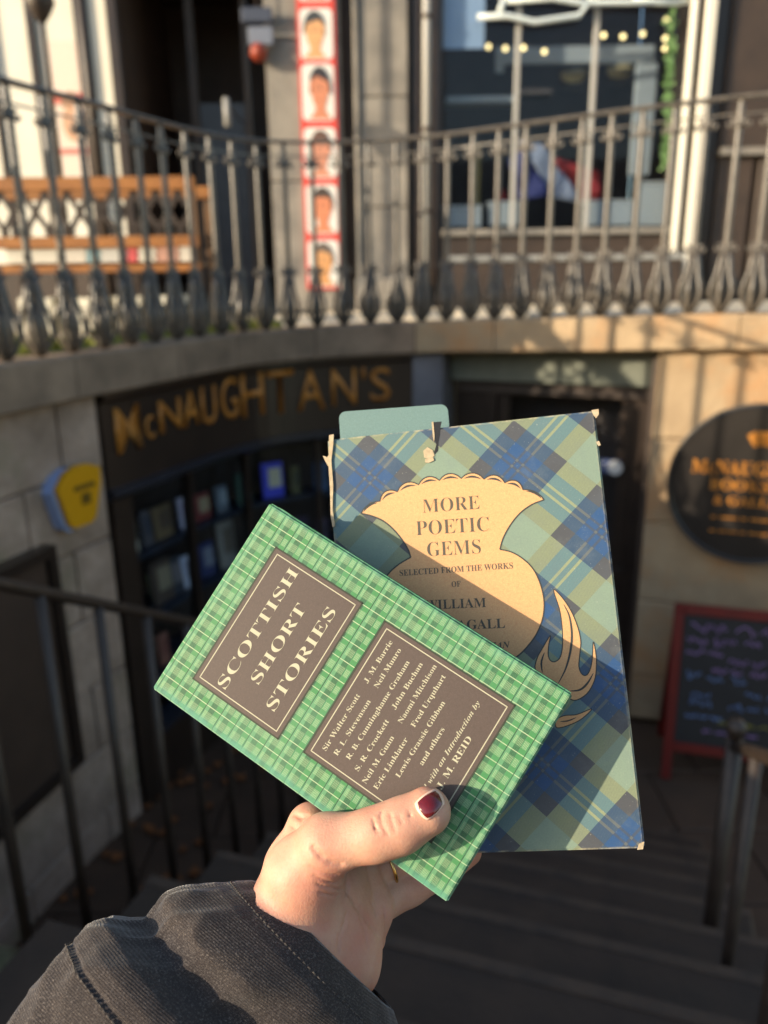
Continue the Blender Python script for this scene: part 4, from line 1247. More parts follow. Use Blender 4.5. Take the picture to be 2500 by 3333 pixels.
# terrace across the street, behind the viewer
ter = empty('opposite_terrace', (0, -34, 0)); tag(ter, 'dark stone terrace across the street behind the viewer', 'building')
B().box((0, -3, 3.8), (70, 6, 7.7)).build('wall', M['facade'], ter)
for k in range(20):
    for zf in (1.6, 4.9): B().box((-30 + 3.1 * k, 0.02, zf), (1.2, 0.06, 1.9)).build('window', M['dark'], ter)
# ================================================================== THE BOOKS IN THE HAND
def quad_frame(c, size_long):
    """camera rays through four traced corners -> true rectangle in space (origin, ux, uy, nz, w, h)"""
    r = [np.array(ray(*p)) for p in c]
    A = np.array([r[0], -r[1], r[2], -r[3]]).T
    d = np.linalg.svd(A)[2][-1]
    d = d / d[0]
    p = [r[i] * d[i] for i in range(4)]
    k = size_long / max(np.linalg.norm(p[1] - p[0]), np.linalg.norm(p[2] - p[1]))
    return [CAM + Vector(q * k) for q in p]
def frame_matrix(o, x, y):
    x = x.normalized(); z = x.cross(y).normalized(); y = z.cross(x)
    return Matrix(((x.x, y.x, z.x, o.x), (x.y, y.y, z.y, o.y), (x.z, y.z, z.z, o.z), (0, 0, 0, 1)))
class Plane2:
    def __init__(s, m): s.m, s.i = m, m.inverted()
    def uv(s, px, py):
        r = ray(px, py); o = s.i @ CAM; d = s.i.to_3x3() @ r
        k = -o.z / d.z
        p = o + d * k
        return p.x, p.y
# green book: text runs from the lower left to the upper right
G = quad_frame([(497, 2237), (880, 1632), (1865, 2262), (1455, 2940)], 0.151)
gx = G[1] - G[0]; gy = (G[1] - G[2])
go = (G[0] + G[1] + G[2] + G[3]) / 4
GM = frame_matrix(go, gx, gy)
GP = Plane2(GM)
GW, GH = gx.length, gy.length
# blue book
U = quad_frame([(1075, 1430), (1945, 1335), (2092, 2762), (1145, 2790)], 0.190)
ux = U[1] - U[0]; uy = U[0] - U[3]
uo = (U[0] + U[1] + U[2] + U[3]) / 4
UM = frame_matrix(uo, ux, uy)
UPl = Plane2(UM)
UW, UH = ux.length, uy.length

def paper_noise(nt, co, col, dark=(0.5, 0.4, 0.3), amt=0.12, sc_=900):
    n = nz(nt, co, sc_, 3, 0.7)
    col = mixc(nt, ramp(nt, n, 0.42, 0.72) * amt, col, dark)
    n2 = nz(nt, co, 60, 5, 0.6)
    return mixc(nt, ramp(nt, n2, 0.45, 0.75) * amt, col, tuple(min(1, c * 1.5) for c in dark))

# ---- green tartan
def green_mat():
    m, nt, b = new_mat('green_tartan_paper')
    co, x, y, z = coords(nt)
    fu = ((x + 1.0) / 0.0080).fr()
    fv = ((y * -1.0 + (GH / 2 - 0.0018 + 0.765)) / 0.00765).fr()
    base = srgb(76, 132, 90); light = srgb(92, 143, 103); darkl = srgb(30, 44, 36); pale = srgb(158, 182, 138); deep = srgb(68, 130, 78)
    hx = ((x + 1.0) / 0.00040).fr().gt(0.46)               # fine strokes
    hy = ((y + 1.0) / 0.00052).fr().gt(0.62)
    mid = fu.band(0.32, 0.74)
    col = mixc(nt, fv.band(0.0, 0.26), base, light)
    col = mixc(nt, fv.band(0.64, 1.0) * mid.inv(), col, deep)
    col = mixc(nt, fv.band(0.66, 0.95) * mid * hy, col, pale)
    col = mixc(nt, fv.band(0.10, 0.27) * mid * hy, col, pale)
    col = mixc(nt, fv.band(0.28, 0.62) * hx, col, darkl)
    col = mixc(nt, fv.band(0.28, 0.62) * mid * hy * 0.8, col, pale)
    col = mixc(nt, fu.lt(0.045), col, srgb(170, 188, 150))
    col = mixc(nt, fv.lt(0.045), col, srgb(34, 54, 42))
    fade = nz(nt, co, 22, 5, 0.65)
    col = mixc(nt, ramp(nt, fade, 0.42, 0.75) * 0.28, col, srgb(128, 168, 140))
    # wear: pale blue-green rub at the edges of the boards
    ex = ramp(nt, x.ab(), GW / 2 - 0.005, GW / 2)
    ey = ramp(nt, y.ab(), GH / 2 - 0.004, GH / 2)
    wv = nz(nt, co, 140, 4)
    col = mixc(nt, (ex.mx(ey)) * ramp(nt, wv, 0.35, 0.7) * 0.45, col, srgb(118, 180, 156))
    sp_ = ramp(nt, x * -1.0, GW / 2 - 0.0032, GW / 2 - 0.0016)
    col = mixc(nt, sp_ * ramp(nt, wv, 0.25, 0.6) * 0.6, col, srgb(88, 148, 130))
    col = paper_noise(nt, co, col, (0.05, 0.16, 0.08), 0.25)
    nt.links.new(col, b.inputs['Base Color'])
    b.inputs['Roughness'].default_value = 0.55
    b.inputs['Specular IOR Level'].default_value = 0.35
    bump(nt, b, nz(nt, co, 2500, 2), 0.25, 0.0002)
    return m
def panel_mat(name, c1, dark=(0.04, 0.03, 0.02)):
    m, nt, b = new_mat(name)
    co, x, y, z = coords(nt)
    n = nz(nt, co, 1500, 3, 0.8)
    col = mixc(nt, ramp(nt, n, 0.5, 0.72) * 0.35, c1, tuple(min(1, c * 1.9) for c in c1))
    n2 = nz(nt, co, 700, 4, 0.8)
    col = mixc(nt, ramp(nt, n2, 0.5, 0.75) * 0.4, col, dark)
    nt.links.new(col, b.inputs['Base Color'])
    b.inputs['Roughness'].default_value = 0.6
    bump(nt, b, n, 0.15, 0.0001)
    return m
def book_solid(root, w, h, t, cover_m, page_m, board=0.0022, spine='left', over=0.003):
    """front board, back board, spine, page block; local z=0 is the face of the front board"""
    def bxm(name, c, d, m_, bev=0.0006):
        me = mesh(name, B().box(c, d).v, B().box(c, d).f)
        bm = bmesh.new(); bm.from_mesh(me)
        bmesh.ops.bevel(bm, geom=bm.edges[:], offset=bev, segments=3, affect='EDGES')
        bm.to_mesh(me); bm.free()
        return link(name, me, m_, root, smooth=False)
    bxm('front_cover', (0, 0, -board / 2), (w, h, board), cover_m, 0.0009)
    bxm('back_cover', (0, 0, -t + board / 2), (w, h, board), cover_m, 0.0009)
    if spine == 'left': bxm('spine', (-w / 2 + board * 0.5 - 0.0003, 0, -t / 2), (board, h, t - 0.001), cover_m)
    else: bxm('spine', (0, h / 2 - board * 0.5, -t / 2), (w, board, t - 0.001), cover_m)
    bxm('page_block', (board * 0.3, 0, -t / 2), (w - over * 2, h - over * 2, t - board * 2 - 0.0004), page_m, 0.0003)

gb = empty('green_book'); gb.matrix_world = GM
tag(gb, 'small hardback in green checked tartan cover with brown title panels, held by the thumb', 'book')
mg = green_mat()
M['pages'] = mat('page_edges', (0.66, 0.58, 0.42), (0.56, 0.48, 0.34), 0.9, 300, 0.3, 0.0004, fine=1500)
# the spine faces the lower left, along the text's left-hand side
book_solid(gb, GW, GH, 0.013, mg, M['pages'], spine='left')
brown = panel_mat('brown_panel', srgb(80, 68, 62))
cream = plain('cream_ink', srgb(186, 182, 156), 0.6)
dark_ink = plain('dark_green_ink', srgb(52, 58, 44), 0.7)
def sheet(name, pts, z, material, parent, th=0.00006):
    return prism(name, pts, z, z + th, material, parent)
def frame_line(name, c, wd, z, material, parent):
    b = B()
    for i in range(4):
        p, q = Vector(c[i]), Vector(c[(i + 1) % 4])
        d = (q - p).normalized(); n = Vector((-d.y, d.x)) * wd / 2
        p2, q2 = p - d * wd / 2, q + d * wd / 2
        b.add([(*(p2 - n), z), (*(q2 - n), z), (*(q2 + n), z), (*(p2 + n), z)], [(0, 1, 2, 3)])
    return b.build(name, material, parent)
def rectify(c):
    """traced corners -> exact axis-parallel rectangle in the cover's frame"""
    p = [GP.uv(*q) for q in c]
    x0 = (p[0][0] + p[3][0]) / 2; x1 = (p[1][0] + p[2][0]) / 2
    y1 = (p[0][1] + p[1][1]) / 2; y0 = (p[2][1] + p[3][1]) / 2
    return x0, x1, y0, y1
for (outer, name) in (([(629, 2210), (897, 1783), (1181, 1962), (905, 2403)], 'title_panel'), ([(984, 2457), (1254, 2022), (1677, 2297), (1408, 2732)], 'author_panel')):
    x0, x1, y0, y1 = rectify(outer)
    o = 0.0012
    sheet(name, [(x0, y0), (x1, y0), (x1, y1), (x0, y1)], 0.00004, brown, gb)
    frame_line('panel_edge', [(x0, y0), (x1, y0), (x1, y1), (x0, y1)], 0.0007, 0.00012, dark_ink, gb)
    g_ = 0.0022
    frame_line('border_line', [(x0 + g_, y0 + g_), (x1 - g_, y0 + g_), (x1 - g_, y1 - g_), (x0 + g_, y1 - g_)], 0.00042, 0.00014, cream, gb)
def gtext(s, p0, p1, h_px, k, ox, oy, offset=-0.011, italic=False, name='author_line', cap=0.70):
    a = GP.uv(ox + p0[0] / k, oy + p0[1] / k)
    b_ = GP.uv(ox + p1[0] / k, oy + p1[1] / k)
    ym = (a[1] + b_[1]) / 2                                  # baselines are parallel to the book's edge
    me = text_mesh(serif(s, italic), offset)
    fit_text(me, a[0], ym, b_[0], ym, h_px, 0.00018, cap)
    me.materials.clear(); me.materials.append(cream)
    return link(name, me, None, gb)
K7, K8 = 2.074, 1.746
gtext('SCOTTISH', (530, 1340), (1022, 545), 0.0051, K7, 480, 1600, -0.010, name='title_line')
gtext('SHORT', (752, 1305), (1078, 790), 0.0051, K7, 480, 1600, -0.010, name='title_line')
gtext('STORIES', (862, 1490), (1275, 810), 0.0051, K7, 480, 1600, -0.010, name='title_line')
for s, a, b_ in (('Sir Walter Scott', (200, 868), (385, 545)), ('J. M. Barrie', (432, 482), (572, 243)), ('R. L. Stevenson', (262, 895), (447, 580)), ('Neil Munro', (490, 510), (622, 290)),
                 ('R. B. Cunninghame Graham', (332, 918), (668, 358)), ('S. R. Crockett', (382, 982), (552, 692)), ('John Buchan', (592, 632), (742, 368)),
                 ('Neil M. Gunn', (425, 1055), (580, 785)), ('Naomi Mitchison', (628, 712), (822, 380)), ('Eric Linklater', (490, 1088), (658, 795)), ('Fred Urquhart', (702, 734), (872, 438)),
                 ('Lewis Grassie Gibbon', (615, 1020), (870, 588)), ('and others', (748, 950), (866, 738))):
    gtext(s, a, b_, 0.00215, K8, 950, 1950, -0.006)
gtext('Edited with an Introduction by', (700, 1195), (1072, 590), 0.0021, K8, 950, 1950, -0.006, True)
gtext('J. M. REID', (852, 1085), (1022, 792), 0.0026, K8, 950, 1950, -0.006)

# ---- blue tartan book
def blue_mat():
    m, nt, b = new_mat('blue_tartan_paper')
    co, x, y, z = coords(nt)
    # diagonal axes fitted to the traced lozenge corners
    a1, a2, per, o1, o2 = TART
    P_ = (x * math.cos(a1) + y * math.sin(a1) + (10 * per - o1)) / per
    Q_ = (x * math.cos(a2) + y * math.sin(a2) + (10 * per - o2)) / per
    p, q = P_.fr(), Q_.fr()
    k1, k2, k3 = 0.158, 0.490, 0.650                        # K | B | K | G
    def cls(t):
        Kc = t.lt(k1).mx(t.band(k2, k3))
        Bc = t.band(k1, k2)
        Gc = t.gt(k3)
        ln = t.band(0.275, 0.300).mx(t.band(0.348, 0.373))
        return Kc, Bc, Gc, ln
    K1, B1, G1, L1 = cls(p)
    K2, B2, G2, L2 = cls(q)
    hat = ((x * 1.0 + y * 0.12 + 1.0) / 0.0006).fr().gt(0.5)
    blue = srgb(46, 80, 124); grey = srgb(76, 78, 82); teal = srgb(100, 124, 124); paleg = srgb(126, 146, 128); olive = srgb(120, 130, 104); yel = srgb(138, 146, 114); navy = srgb(54, 76, 104)
    col = mixc(nt, 1.0, blue, blue)
    col = mixc(nt, (K1 * B2).mx(K2 * B1), col, navy)
    col = mixc(nt, K1 * K2, col, grey)
    col = mixc(nt, (G1 * B2).mx(G2 * B1), col, teal)
    col = mixc(nt, (G1 * K2).mx(G2 * K1), col, olive)
    col = mixc(nt, G1 * G2, col, paleg)
    # hatching between the colours
    hs_ = hat * 0.55
    col = mixc(nt, (G1 * B2).mx(G2 * B1) * hs_, col, srgb(74, 116, 126))
    col = mixc(nt, (G1 * K2).mx(G2 * K1) * hs_, col, srgb(138, 146, 114))
    col = mixc(nt, (K1 * B2).mx(K2 * B1) * hs_, col, srgb(70, 90, 104))
    # paired over-check lines
    dash = (x * 3.1 + y * 2.3).fr()
    col = mixc(nt, L1 * G2, col, yel)
    col = mixc(nt, L2 * G1, col, yel)
    col = mixc(nt, (L1 * K2).mx(L2 * K1), col, srgb(92, 98, 100))
    col = mixc(nt, L1 * L2, col, srgb(92, 98, 100))
    col = mixc(nt, (L1 * B2.mn(L2.inv())).mx(L2 * B1.mn(L1.inv())) * 0.7, col, srgb(70, 76, 84))
    # rubbed, pale wear
    w1 = nz(nt, co, 45, 6, 0.7)
    col = mixc(nt, ramp(nt, w1, 0.55, 0.8) * 0.25, col, srgb(140, 148, 146))
    sp = nz(nt, co, 1100, 2, 0.5)
    col = mixc(nt, ramp(nt, sp, 0.68, 0.78) * 0.5, col, srgb(180, 182, 164))
    ex = ramp(nt, x.ab(), UW / 2 - 0.0016, UW / 2)
    ey = ramp(nt, y.ab(), UH / 2 - 0.0012, UH / 2)
    wv = nz(nt, co, 220, 4)
    col = mixc(nt, ex.mx(ey) * ramp(nt, wv, 0.4, 0.6) * 0.8, col, srgb(186, 176, 146))
    col = paper_noise(nt, co, col, (0.08, 0.1, 0.12), 0.22, 1300)
    nt.links.new(col, b.inputs['Base Color'])
    b.inputs['Roughness'].default_value = 0.5
    b.inputs['Specular IOR Level'].default_value = 0.35
    bump(nt, b, nz(nt, co, 1800, 3), 0.2, 0.00025)
    return m
# fit: lozenge corners in cover coordinates (top and right corners of two blue squares)
s1t, s1r = Vector(UPl.uv(1221, 1415)), Vector(UPl.uv(1376, 1538))
s2t, s2r, s2l = Vector(UPl.uv(1672, 1367)), Vector(UPl.uv(1850, 1506)), Vector(UPl.uv(1524, 1528))
s3t, s3l, s3b = Vector(UPl.uv(1934, 1577)), Vector(UPl.uv(1785, 1744)), Vector(UPl.uv(1972, 1896))
e1 = ((s2r - s2t) + (s1r - s1t) + (s3b - s3l)) / 3          # edge going down-right
e2 = ((s2l - s2t) + (s3l - s3t)) / 2                        # edge going down-left
TART_A1 = math.atan2(e1.y, e1.x)
TART_A2 = math.atan2(e2.y, e2.x)
side = (e1.length + e2.length) / 2
per = side / 0.650
TART = (TART_A1, TART_A2, per, 0, 0)
def _coord(P, a): return P.x * math.cos(a) + P.y * math.sin(a)
# non-orthogonal safe: use each family's normal
n1 = Vector((-math.sin(TART_A2), math.cos(TART_A2)))
n2 = Vector((-math.sin(TART_A1), math.cos(TART_A1)))
if n1.dot(e1) < 0: n1 = -n1
if n2.dot(e2) < 0: n2 = -n2
w1_ = e1.dot(n1); w2_ = e2.dot(n2)
per = (w1_ + w2_) / 2 / 0.650
TART = (math.atan2(n1.y, n1.x), math.atan2(n2.y, n2.x), per, s2t.dot(n1), s2t.dot(n2))
print('TARTAN', [round(t, 4) for t in TART], 'w', w1_, w2_, 'check', ((s1t - s2t).dot(n1) / per, (s1t - s2t).dot(n2) / per), ((s3t - s2t).dot(n1) / per, (s3t - s2t).dot(n2) / per))
print('GREEN', GW, GH, 'BLUE', UW, UH)
bb_ = empty('blue_book'); bb_.matrix_world = UM
tag(bb_, 'worn blue and green tartan book with an orange thistle on it, behind the green book', 'book')
mb = blue_mat()
book_solid(bb_, UW, UH, 0.014, mb, M['pages'], spine='left', board=0.002)
orange = panel_mat('orange_print', srgb(210, 160, 110), srgb(194, 112, 64))
ink = plain('grey_black_ink', srgb(88, 82, 70), 0.7)
ink2 = plain('outline_ink', srgb(58, 62, 60), 0.7)
KZ = 1.5505
def bz(x, y): return UPl.uv(1050 + x / KZ, 1280 + y / KZ)
def smooth_path(P, n=6, closed=False):
    out = []
    m_ = len(P)
    for i in range(m_ if closed else m_ - 1):
        g_ = lambda j: Vector(P[j % m_] if closed else P[max(0, min(m_ - 1, j))])
        p0, p1, p2, p3 = g_(i - 1), g_(i), g_(i + 1), g_(i + 2)
        for k in range(n):
            t = k / n
            out.append(0.5 * ((2 * p1) + (p2 - p0) * t + (2 * p0 - 5 * p1 + 4 * p2 - p3) * t * t + (3 * p1 - p0 - 3 * p2 + p3) * t ** 3))
    if not closed: out.append(Vector(P[-1]))
    return out
anch = [(195, 607), (290, 545), (378, 497), (485, 462), (590, 440), (700, 430), (815, 434), (920, 452), (1012, 487), (1118, 538)]
top = []
for i in range(len(anch) - 1):
    a, b_ = Vector(anch[i]), Vector(anch[i + 1])
    d = b_ - a; n = Vector((d.y, -d.x)).normalized()
    bul = 30 if i not in (0, 8) else 16
    for k in range(7):
        t = k / 7
        top.append(a + d * t + n * bul * math.sin(PI * t) ** 0.75)
right = smooth_path([(1118, 538), (1060, 560), (1000, 602), (950, 662), (912, 730), (895, 788)], 4)
belly = smooth_path([(895, 788), (955, 802), (1015, 838), (1065, 890), (1100, 965), (1118, 1050), (1112, 1130), (1085, 1205), (1045, 1265), (980, 1330), (860, 1400), (700, 1440), (520, 1420), (380, 1340), (290, 1220), (265, 1080), (285, 980), (338, 905), (390, 860), (445, 828)], 4)
left = smooth_path([(445, 828), (425, 775), (372, 702), (312, 648), (250, 620), (195, 607)], 4)
outl = [tuple(p) for p in top + right[:-1] + belly[:-1] + left[:-1]]
vase = sheet('vase_print', [bz(*p) for p in outl], 0.00004, orange, bb_)
def ribbon(name, pts, wds, z, material, parent, conv=bz):
    P = [Vector(conv(*p)) for p in pts]
    v, f = [], []
    for i, p in enumerate(P):
        t = (P[min(i + 1, len(P) - 1)] - P[max(i - 1, 0)]).normalized()
        n = Vector((-t.y, t.x))
        w = wds[i] if isinstance(wds, (list, tuple)) else wds
        v += [(*(p + n * w / 2), z), (*(p - n * w / 2), z)]
    f = [(2 * i, 2 * i + 1, 2 * i + 3, 2 * i + 2) for i in range(len(P) - 1)]
    return link(name, mesh(name, v, f), material, parent)
ribbon('vase_outline', [tuple(p) for p in left] , 0.0007, 0.00013, ink2, bb_)
ribbon('vase_outline', [tuple(p) for p in right], 0.0006, 0.00013, ink2, bb_)
ribbon('vase_outline', [tuple(p) for p in belly], 0.0006, 0.00013, ink2, bb_)
ribbon('vase_outline', [tuple(p) for p in top] + [(1118, 538)], 0.0006, 0.00013, ink2, bb_)
for i in range(len(anch) - 1):                              # dark crescents in the scalloped rim
    a, b_ = Vector(anch[i]), Vector(anch[i + 1])
    d = b_ - a; n = Vector((d.y, -d.x)).normalized()
    P = [a + d * t + n * (18 * math.sin(PI * t) - 7) for t in np.linspace(0.14, 0.86, 9)]
    ribbon('rim_crescent', [tuple(p) for p in P], [0.0002 + 0.0008 * math.sin(PI * t) for t in np.linspace(0, 1, 9)], 0.00013, ink2, bb_)
def btext(s, p0, p1, h, offset=-0.004, italic=False, name='title_line', cap=0.70):
    a, b_ = bz(*p0), bz(*p1)
    me = text_mesh(serif(s, italic), offset)
    fit_text(me, a[0], a[1], b_[0], b_[1], h, 0.00018, cap)
    me.materials.clear(); me.materials.append(ink)
    link(name, me, None, bb_)
mm = 190 / 1430 / KZ / 1000 * 1.0                           # metres per zoomed pixel on this cover
btext('MORE', (506, 604), (794, 584), 76 * mm, -0.012)
btext('POETIC', (474, 718), (842, 695), 80 * mm, -0.012)
btext('GEMS', (530, 824), (800, 808), 78 * mm, -0.012)
btext('SELECTED FROM THE WORKS', (390, 922), (962, 884), 32 * mm, 0.0, name='subtitle_line')
btext('OF', (652, 978), (698, 975), 30 * mm, 0.0, name='subtitle_line')
btext('WILLIAM', (518, 1092), (826, 1079), 50 * mm, -0.002, name='author_line')
btext('McGONAGALL', (420, 1203), (922, 1184), 50 * mm, -0.002, name='author_line')
btext('POET AND TRAGEDIAN', (400, 1312), (948, 1283), 32 * mm, 0.0, True, name='subtitle_line')
# thistle leaves
def tz(x, y): return UPl.uv(1650 + x / 2.458, 1900 + y / 2.458)
leafp = [(372, 45), (450, 120), (520, 230), (568, 350), (590, 450), (588, 520), (580, 600), (576, 660), (592, 712), (622, 735), (650, 718), (672, 665), (684, 590), (690, 465), (704, 510), (716, 610), (712, 720), (690, 800), (640, 880), (560, 930), (500, 920), (400, 860), (300, 760), (228, 690), (240, 600), (285, 515), (348, 412), (336, 480), (330, 560), (345, 610), (380, 625), (420, 598), (440, 540), (446, 450), (440, 330), (420, 200)]
lf = [tuple(p) for p in smooth_path(leafp, 3, True)]
sheet('thistle_leaf', [tz(*p) for p in lf], 0.00004, orange, bb_)
ribbon('leaf_outline', lf + [lf[0]], 0.00045, 0.00013, ink2, bb_, tz)
def vein(pts, wm):
    P = smooth_path(pts, 5)
    n = len(P)
    ribbon('leaf_vein', [tuple(p) for p in P], [wm * (0.25 + 0.75 * math.sin(PI * i / (n - 1))) for i in range(n)], 0.00013, ink2, bb_, tz)
vein([(455, 165), (500, 260), (520, 400), (508, 540), (470, 680), (412, 795)], 0.0010)
vein([(300, 550), (276, 630), (284, 712)], 0.0008)
vein([(692, 715), (645, 795), (585, 848), (505, 858)], 0.0009)
l2 = [tuple(p) for p in smooth_path([(680, 1000), (600, 1080), (500, 1130), (400, 1152), (395, 1090), (460, 1055), (560, 1046)], 4, True)]
sheet('thistle_leaf', [tz(*p) for p in l2], 0.00004, orange, bb_)
ribbon('leaf_outline', l2 + [l2[0]], 0.0004, 0.00013, ink2, bb_, tz)
vein([(425, 1103), (490, 1096), (555, 1070)], 0.0006)
# torn jacket: tear, paper chips, worn spine edge
def px_sheet(name, pts, z, material, th=0.0001):
    return prism(name, [UPl.uv(*p) for p in pts], z, z + th, material, bb_)
tearm = plain('tear_dark', (0.012, 0.014, 0.02), 0.8)
torn = mat('torn_paper', (0.52, 0.42, 0.28), (0.38, 0.30, 0.19), 0.95, 400, 0.4, 0.0005, fine=900)
px_sheet('tear', [(1411, 1374), (1438, 1372), (1433, 1395), (1432, 1415), (1427, 1440), (1426, 1468), (1417, 1478), (1414, 1470), (1420, 1448), (1415, 1420), (1413, 1398)], 0.00002, tearm)
px_sheet('torn_fibre', [(1405, 1374), (1411, 1373), (1413, 1400), (1415, 1420), (1413, 1440), (1409, 1420), (1407, 1398)], 0.0001, torn, 0.0003)
px_sheet('torn_fibre', [(1378, 1468), (1392, 1456), (1409, 1466), (1415, 1484), (1398, 1494), (1381, 1490)], 0.0001, torn, 0.0003)
px_sheet('torn_fibre', [(1384, 1495), (1410, 1489), (1414, 1499), (1396, 1507), (1384, 1506)], 0.0001, torn, 0.0005)
px_sheet('worn_edge', [(1073, 1418), (1088, 1415), (1086, 1450), (1080, 1500), (1086, 1580), (1084, 1660), (1092, 1712), (1084, 1716), (1078, 1680), (1076, 1600), (1071, 1520), (1073, 1460)], 0.0002, torn, 0.0009)
px_sheet('worn_edge', [(1052, 1484), (1066, 1489), (1073, 1480), (1076, 1500), (1070, 1520), (1060, 1502)], 0.0002, torn, 0.0008)
px_sheet('worn_corner', [(1925, 1336), (1948, 1332), (1949, 1350), (1940, 1362), (1932, 1352)], 0.0002, torn, 0.0005)
px_sheet('worn_corner', [(2080, 2745), (2096, 2738), (2092, 2762), (2074, 2764)], 0.0002, torn, 0.0007)
px_sheet('worn_corner', [(1941, 1440), (1949, 1436), (1955, 1450), (1948, 1453)], 0.0001, torn, 0.0008)
# mint bookmark card standing out of the top
bkm = empty('bookmark_card'); bkm.matrix_world = UM @ Matrix.Translation((0, 0, -0.006))
tag(bkm, 'plain mint green card with rounded corners sticking out above the blue tartan book', 'bookmark')
c = [UPl.uv(*p) for p in ((1093, 1330), (1457, 1303), (1462, 1400), (1096, 1460))]
cx0, cx1 = (c[0][0] + c[3][0]) / 2 + 0.0005, (c[1][0] + c[2][0]) / 2 - 0.0003
ct = (c[0][1] + c[1][1]) / 2
ry = 0.0035
out = []
for a in np.linspace(90, 180, 6): out.append((cx0 + ry + ry * math.cos(R(a)), ct - ry + ry * math.sin(R(a))))
out += [(cx0, ct - 0.05), (cx1, ct - 0.05)]
for a in np.linspace(0, 90, 6): out.append((cx1 - ry + ry * math.cos(R(a)), ct - ry + ry * math.sin(R(a))))
mint = panel_mat('mint_card', srgb(98, 126, 124), srgb(80, 108, 104))
rot = (c[1][1] - c[0][1]) / (c[1][0] - c[0][0])
out = [(x, y + (x - (cx0 + cx1) / 2) * rot) for x, y in out]
prism('card', out, -0.0006, 0.0, mint, bkm)

# ================================================================== THE HAND
def cl(px, py, d):                                          # camera-local numpy point
    return np.array(((px - 1250) / F_PX * d, (1666.5 - py) / F_PX * d, -d))
CI = CAMM.inverted()
def plane_local(Mx):
    o = CI @ Mx.translation; n = (CI.to_3x3() @ Mx.to_3x3().col[2]); return np.array(o), np.array(n)
go_l, gn_l = plane_local(GM)
def green_depth(px, py):
    r = cl(px, py, 1.0); return (go_l @ gn_l) / (r @ gn_l)
res = 0.00068
lo = np.array([-0.055, -0.220, -0.385]); hi = np.array([0.050, -0.108, -0.255])
lo = np.minimum(cl(820, 3290, 0.36), cl(820, 2560, 0.30)) - 0.012
XS = np.arange(cl(760, 2900, 0.345)[0], cl(1620, 2900, 0.345)[0], res)
YS = np.arange(cl(1200, 3380, 0.335)[1], cl(1200, 2500, 0.275)[1], res)
ZS = np.arange(-0.385, -0.272, res)
GX, GY, GZ = np.meshgrid(XS, YS, ZS, indexing='ij')
GX = GX.astype(np.float32); GY = GY.astype(np.float32); GZ = GZ.astype(np.float32)
def cone(a, b_, ra, rb, sq=None):
    a = np.asarray(a); b_ = np.asarray(b_)
    ab = b_ - a; L2_ = ab @ ab
    t = np.clip(((GX - a[0]) * ab[0] + (GY - a[1]) * ab[1] + (GZ - a[2]) * ab[2]) / L2_, 0, 1).astype(np.float32)
    dx_ = GX - (a[0] + t * ab[0]); dy_ = GY - (a[1] + t * ab[1]); dz_ = GZ - (a[2] + t * ab[2])
    if sq: dz_ = dz_ * sq
    return np.sqrt(dx_ * dx_ + dy_ * dy_ + dz_ * dz_) - (ra + (rb - ra) * t)
def smin(a, b_, k):
    h = np.clip(0.5 + 0.5 * (b_ - a) / k, 0, 1)
    return b_ * (1 - h) + a * h - k * h * (1 - h)
def smax(a, b_, k): return -smin(-a, -b_, k)
mmv = 0.001
gd = green_depth
# thumb
tcd = lambda px, py, r: cl(px, py, gd(px, py) - r * 0.94)
dT = gd(1395, 2640) - 0.0085
thumb = cone(tcd(1390, 2641, 0.0092), tcd(1300, 2690, 0.0102), 9.3 * mmv, 9.6 * mmv)
thumb = smin(thumb, cone(tcd(1300, 2690, 0.0102), tcd(1225, 2716, 0.0110), 9.6 * mmv, 9.8 * mmv), 5 * mmv)
thumb = smin(thumb, cone(tcd(1225, 2716, 0.0110), cl(1065, 2748, 0.305), 9.6 * mmv, 11.0 * mmv), 4 * mmv)
# base joint of the thumb and its ball
thenar = cone(cl(1060, 2752, 0.306), cl(985, 2850, 0.312), 11.5 * mmv, 14.5 * mmv)
thenar = smin(thenar, cone(cl(985, 2850, 0.312), cl(1010, 2990, 0.318), 14.5 * mmv, 15 * mmv), 8 * mmv)
hand = smin(thumb, thenar, 5 * mmv)
# back of the hand and root of the forefinger behind the green book
back = cone(cl(1010, 2690, 0.333), cl(965, 2820, 0.330), 9.5 * mmv, 12.5 * mmv)
back = smin(back, cone(cl(965, 2820, 0.330), cl(960, 2900, 0.322), 12.5 * mmv, 13 * mmv), 6 * mmv)
hand = smin(hand, back, 4 * mmv)
# forefinger runs behind the green book
ff = smin(cone(cl(1010, 2690, 0.335), cl(1180, 2650, 0.343), 9.5 * mmv, 8.6 * mmv), cone(cl(1180, 2650, 0.343), cl(1330, 2690, 0.340), 8.6 * mmv, 7.6 * mmv), 3 * mmv)
hand = smin(hand, ff, 3 * mmv)
# palm: heel below the ball of the thumb
heel = smin(cone(cl(1060, 2940, 0.322), cl(1130, 3120, 0.322), 14 * mmv, 12.5 * mmv), cone(cl(1110, 2860, 0.325), cl(1150, 3000, 0.326), 11 * mmv, 11 * mmv), 8 * mmv)
heel = smin(heel, cone(cl(1160, 3010, 0.327), cl(1160, 3170, 0.320), 9.5 * mmv, 7 * mmv), 6 * mmv)
hand = smin(hand, heel, 6 * mmv)
# wrist and forearm, going down left into the sleeve
fa = smin(cone(cl(955, 2935, 0.322), cl(820, 3060, 0.305), 14 * mmv, 17 * mmv), cone(cl(1120, 3130, 0.320), cl(960, 3260, 0.300), 12.5 * mmv, 17 * mmv), 10 * mmv)
fa = smin(fa, cone(cl(1040, 3030, 0.322), cl(900, 3160, 0.303), 17 * mmv, 20 * mmv), 10 * mmv)
hand = smin(hand, fa, 8 * mmv)
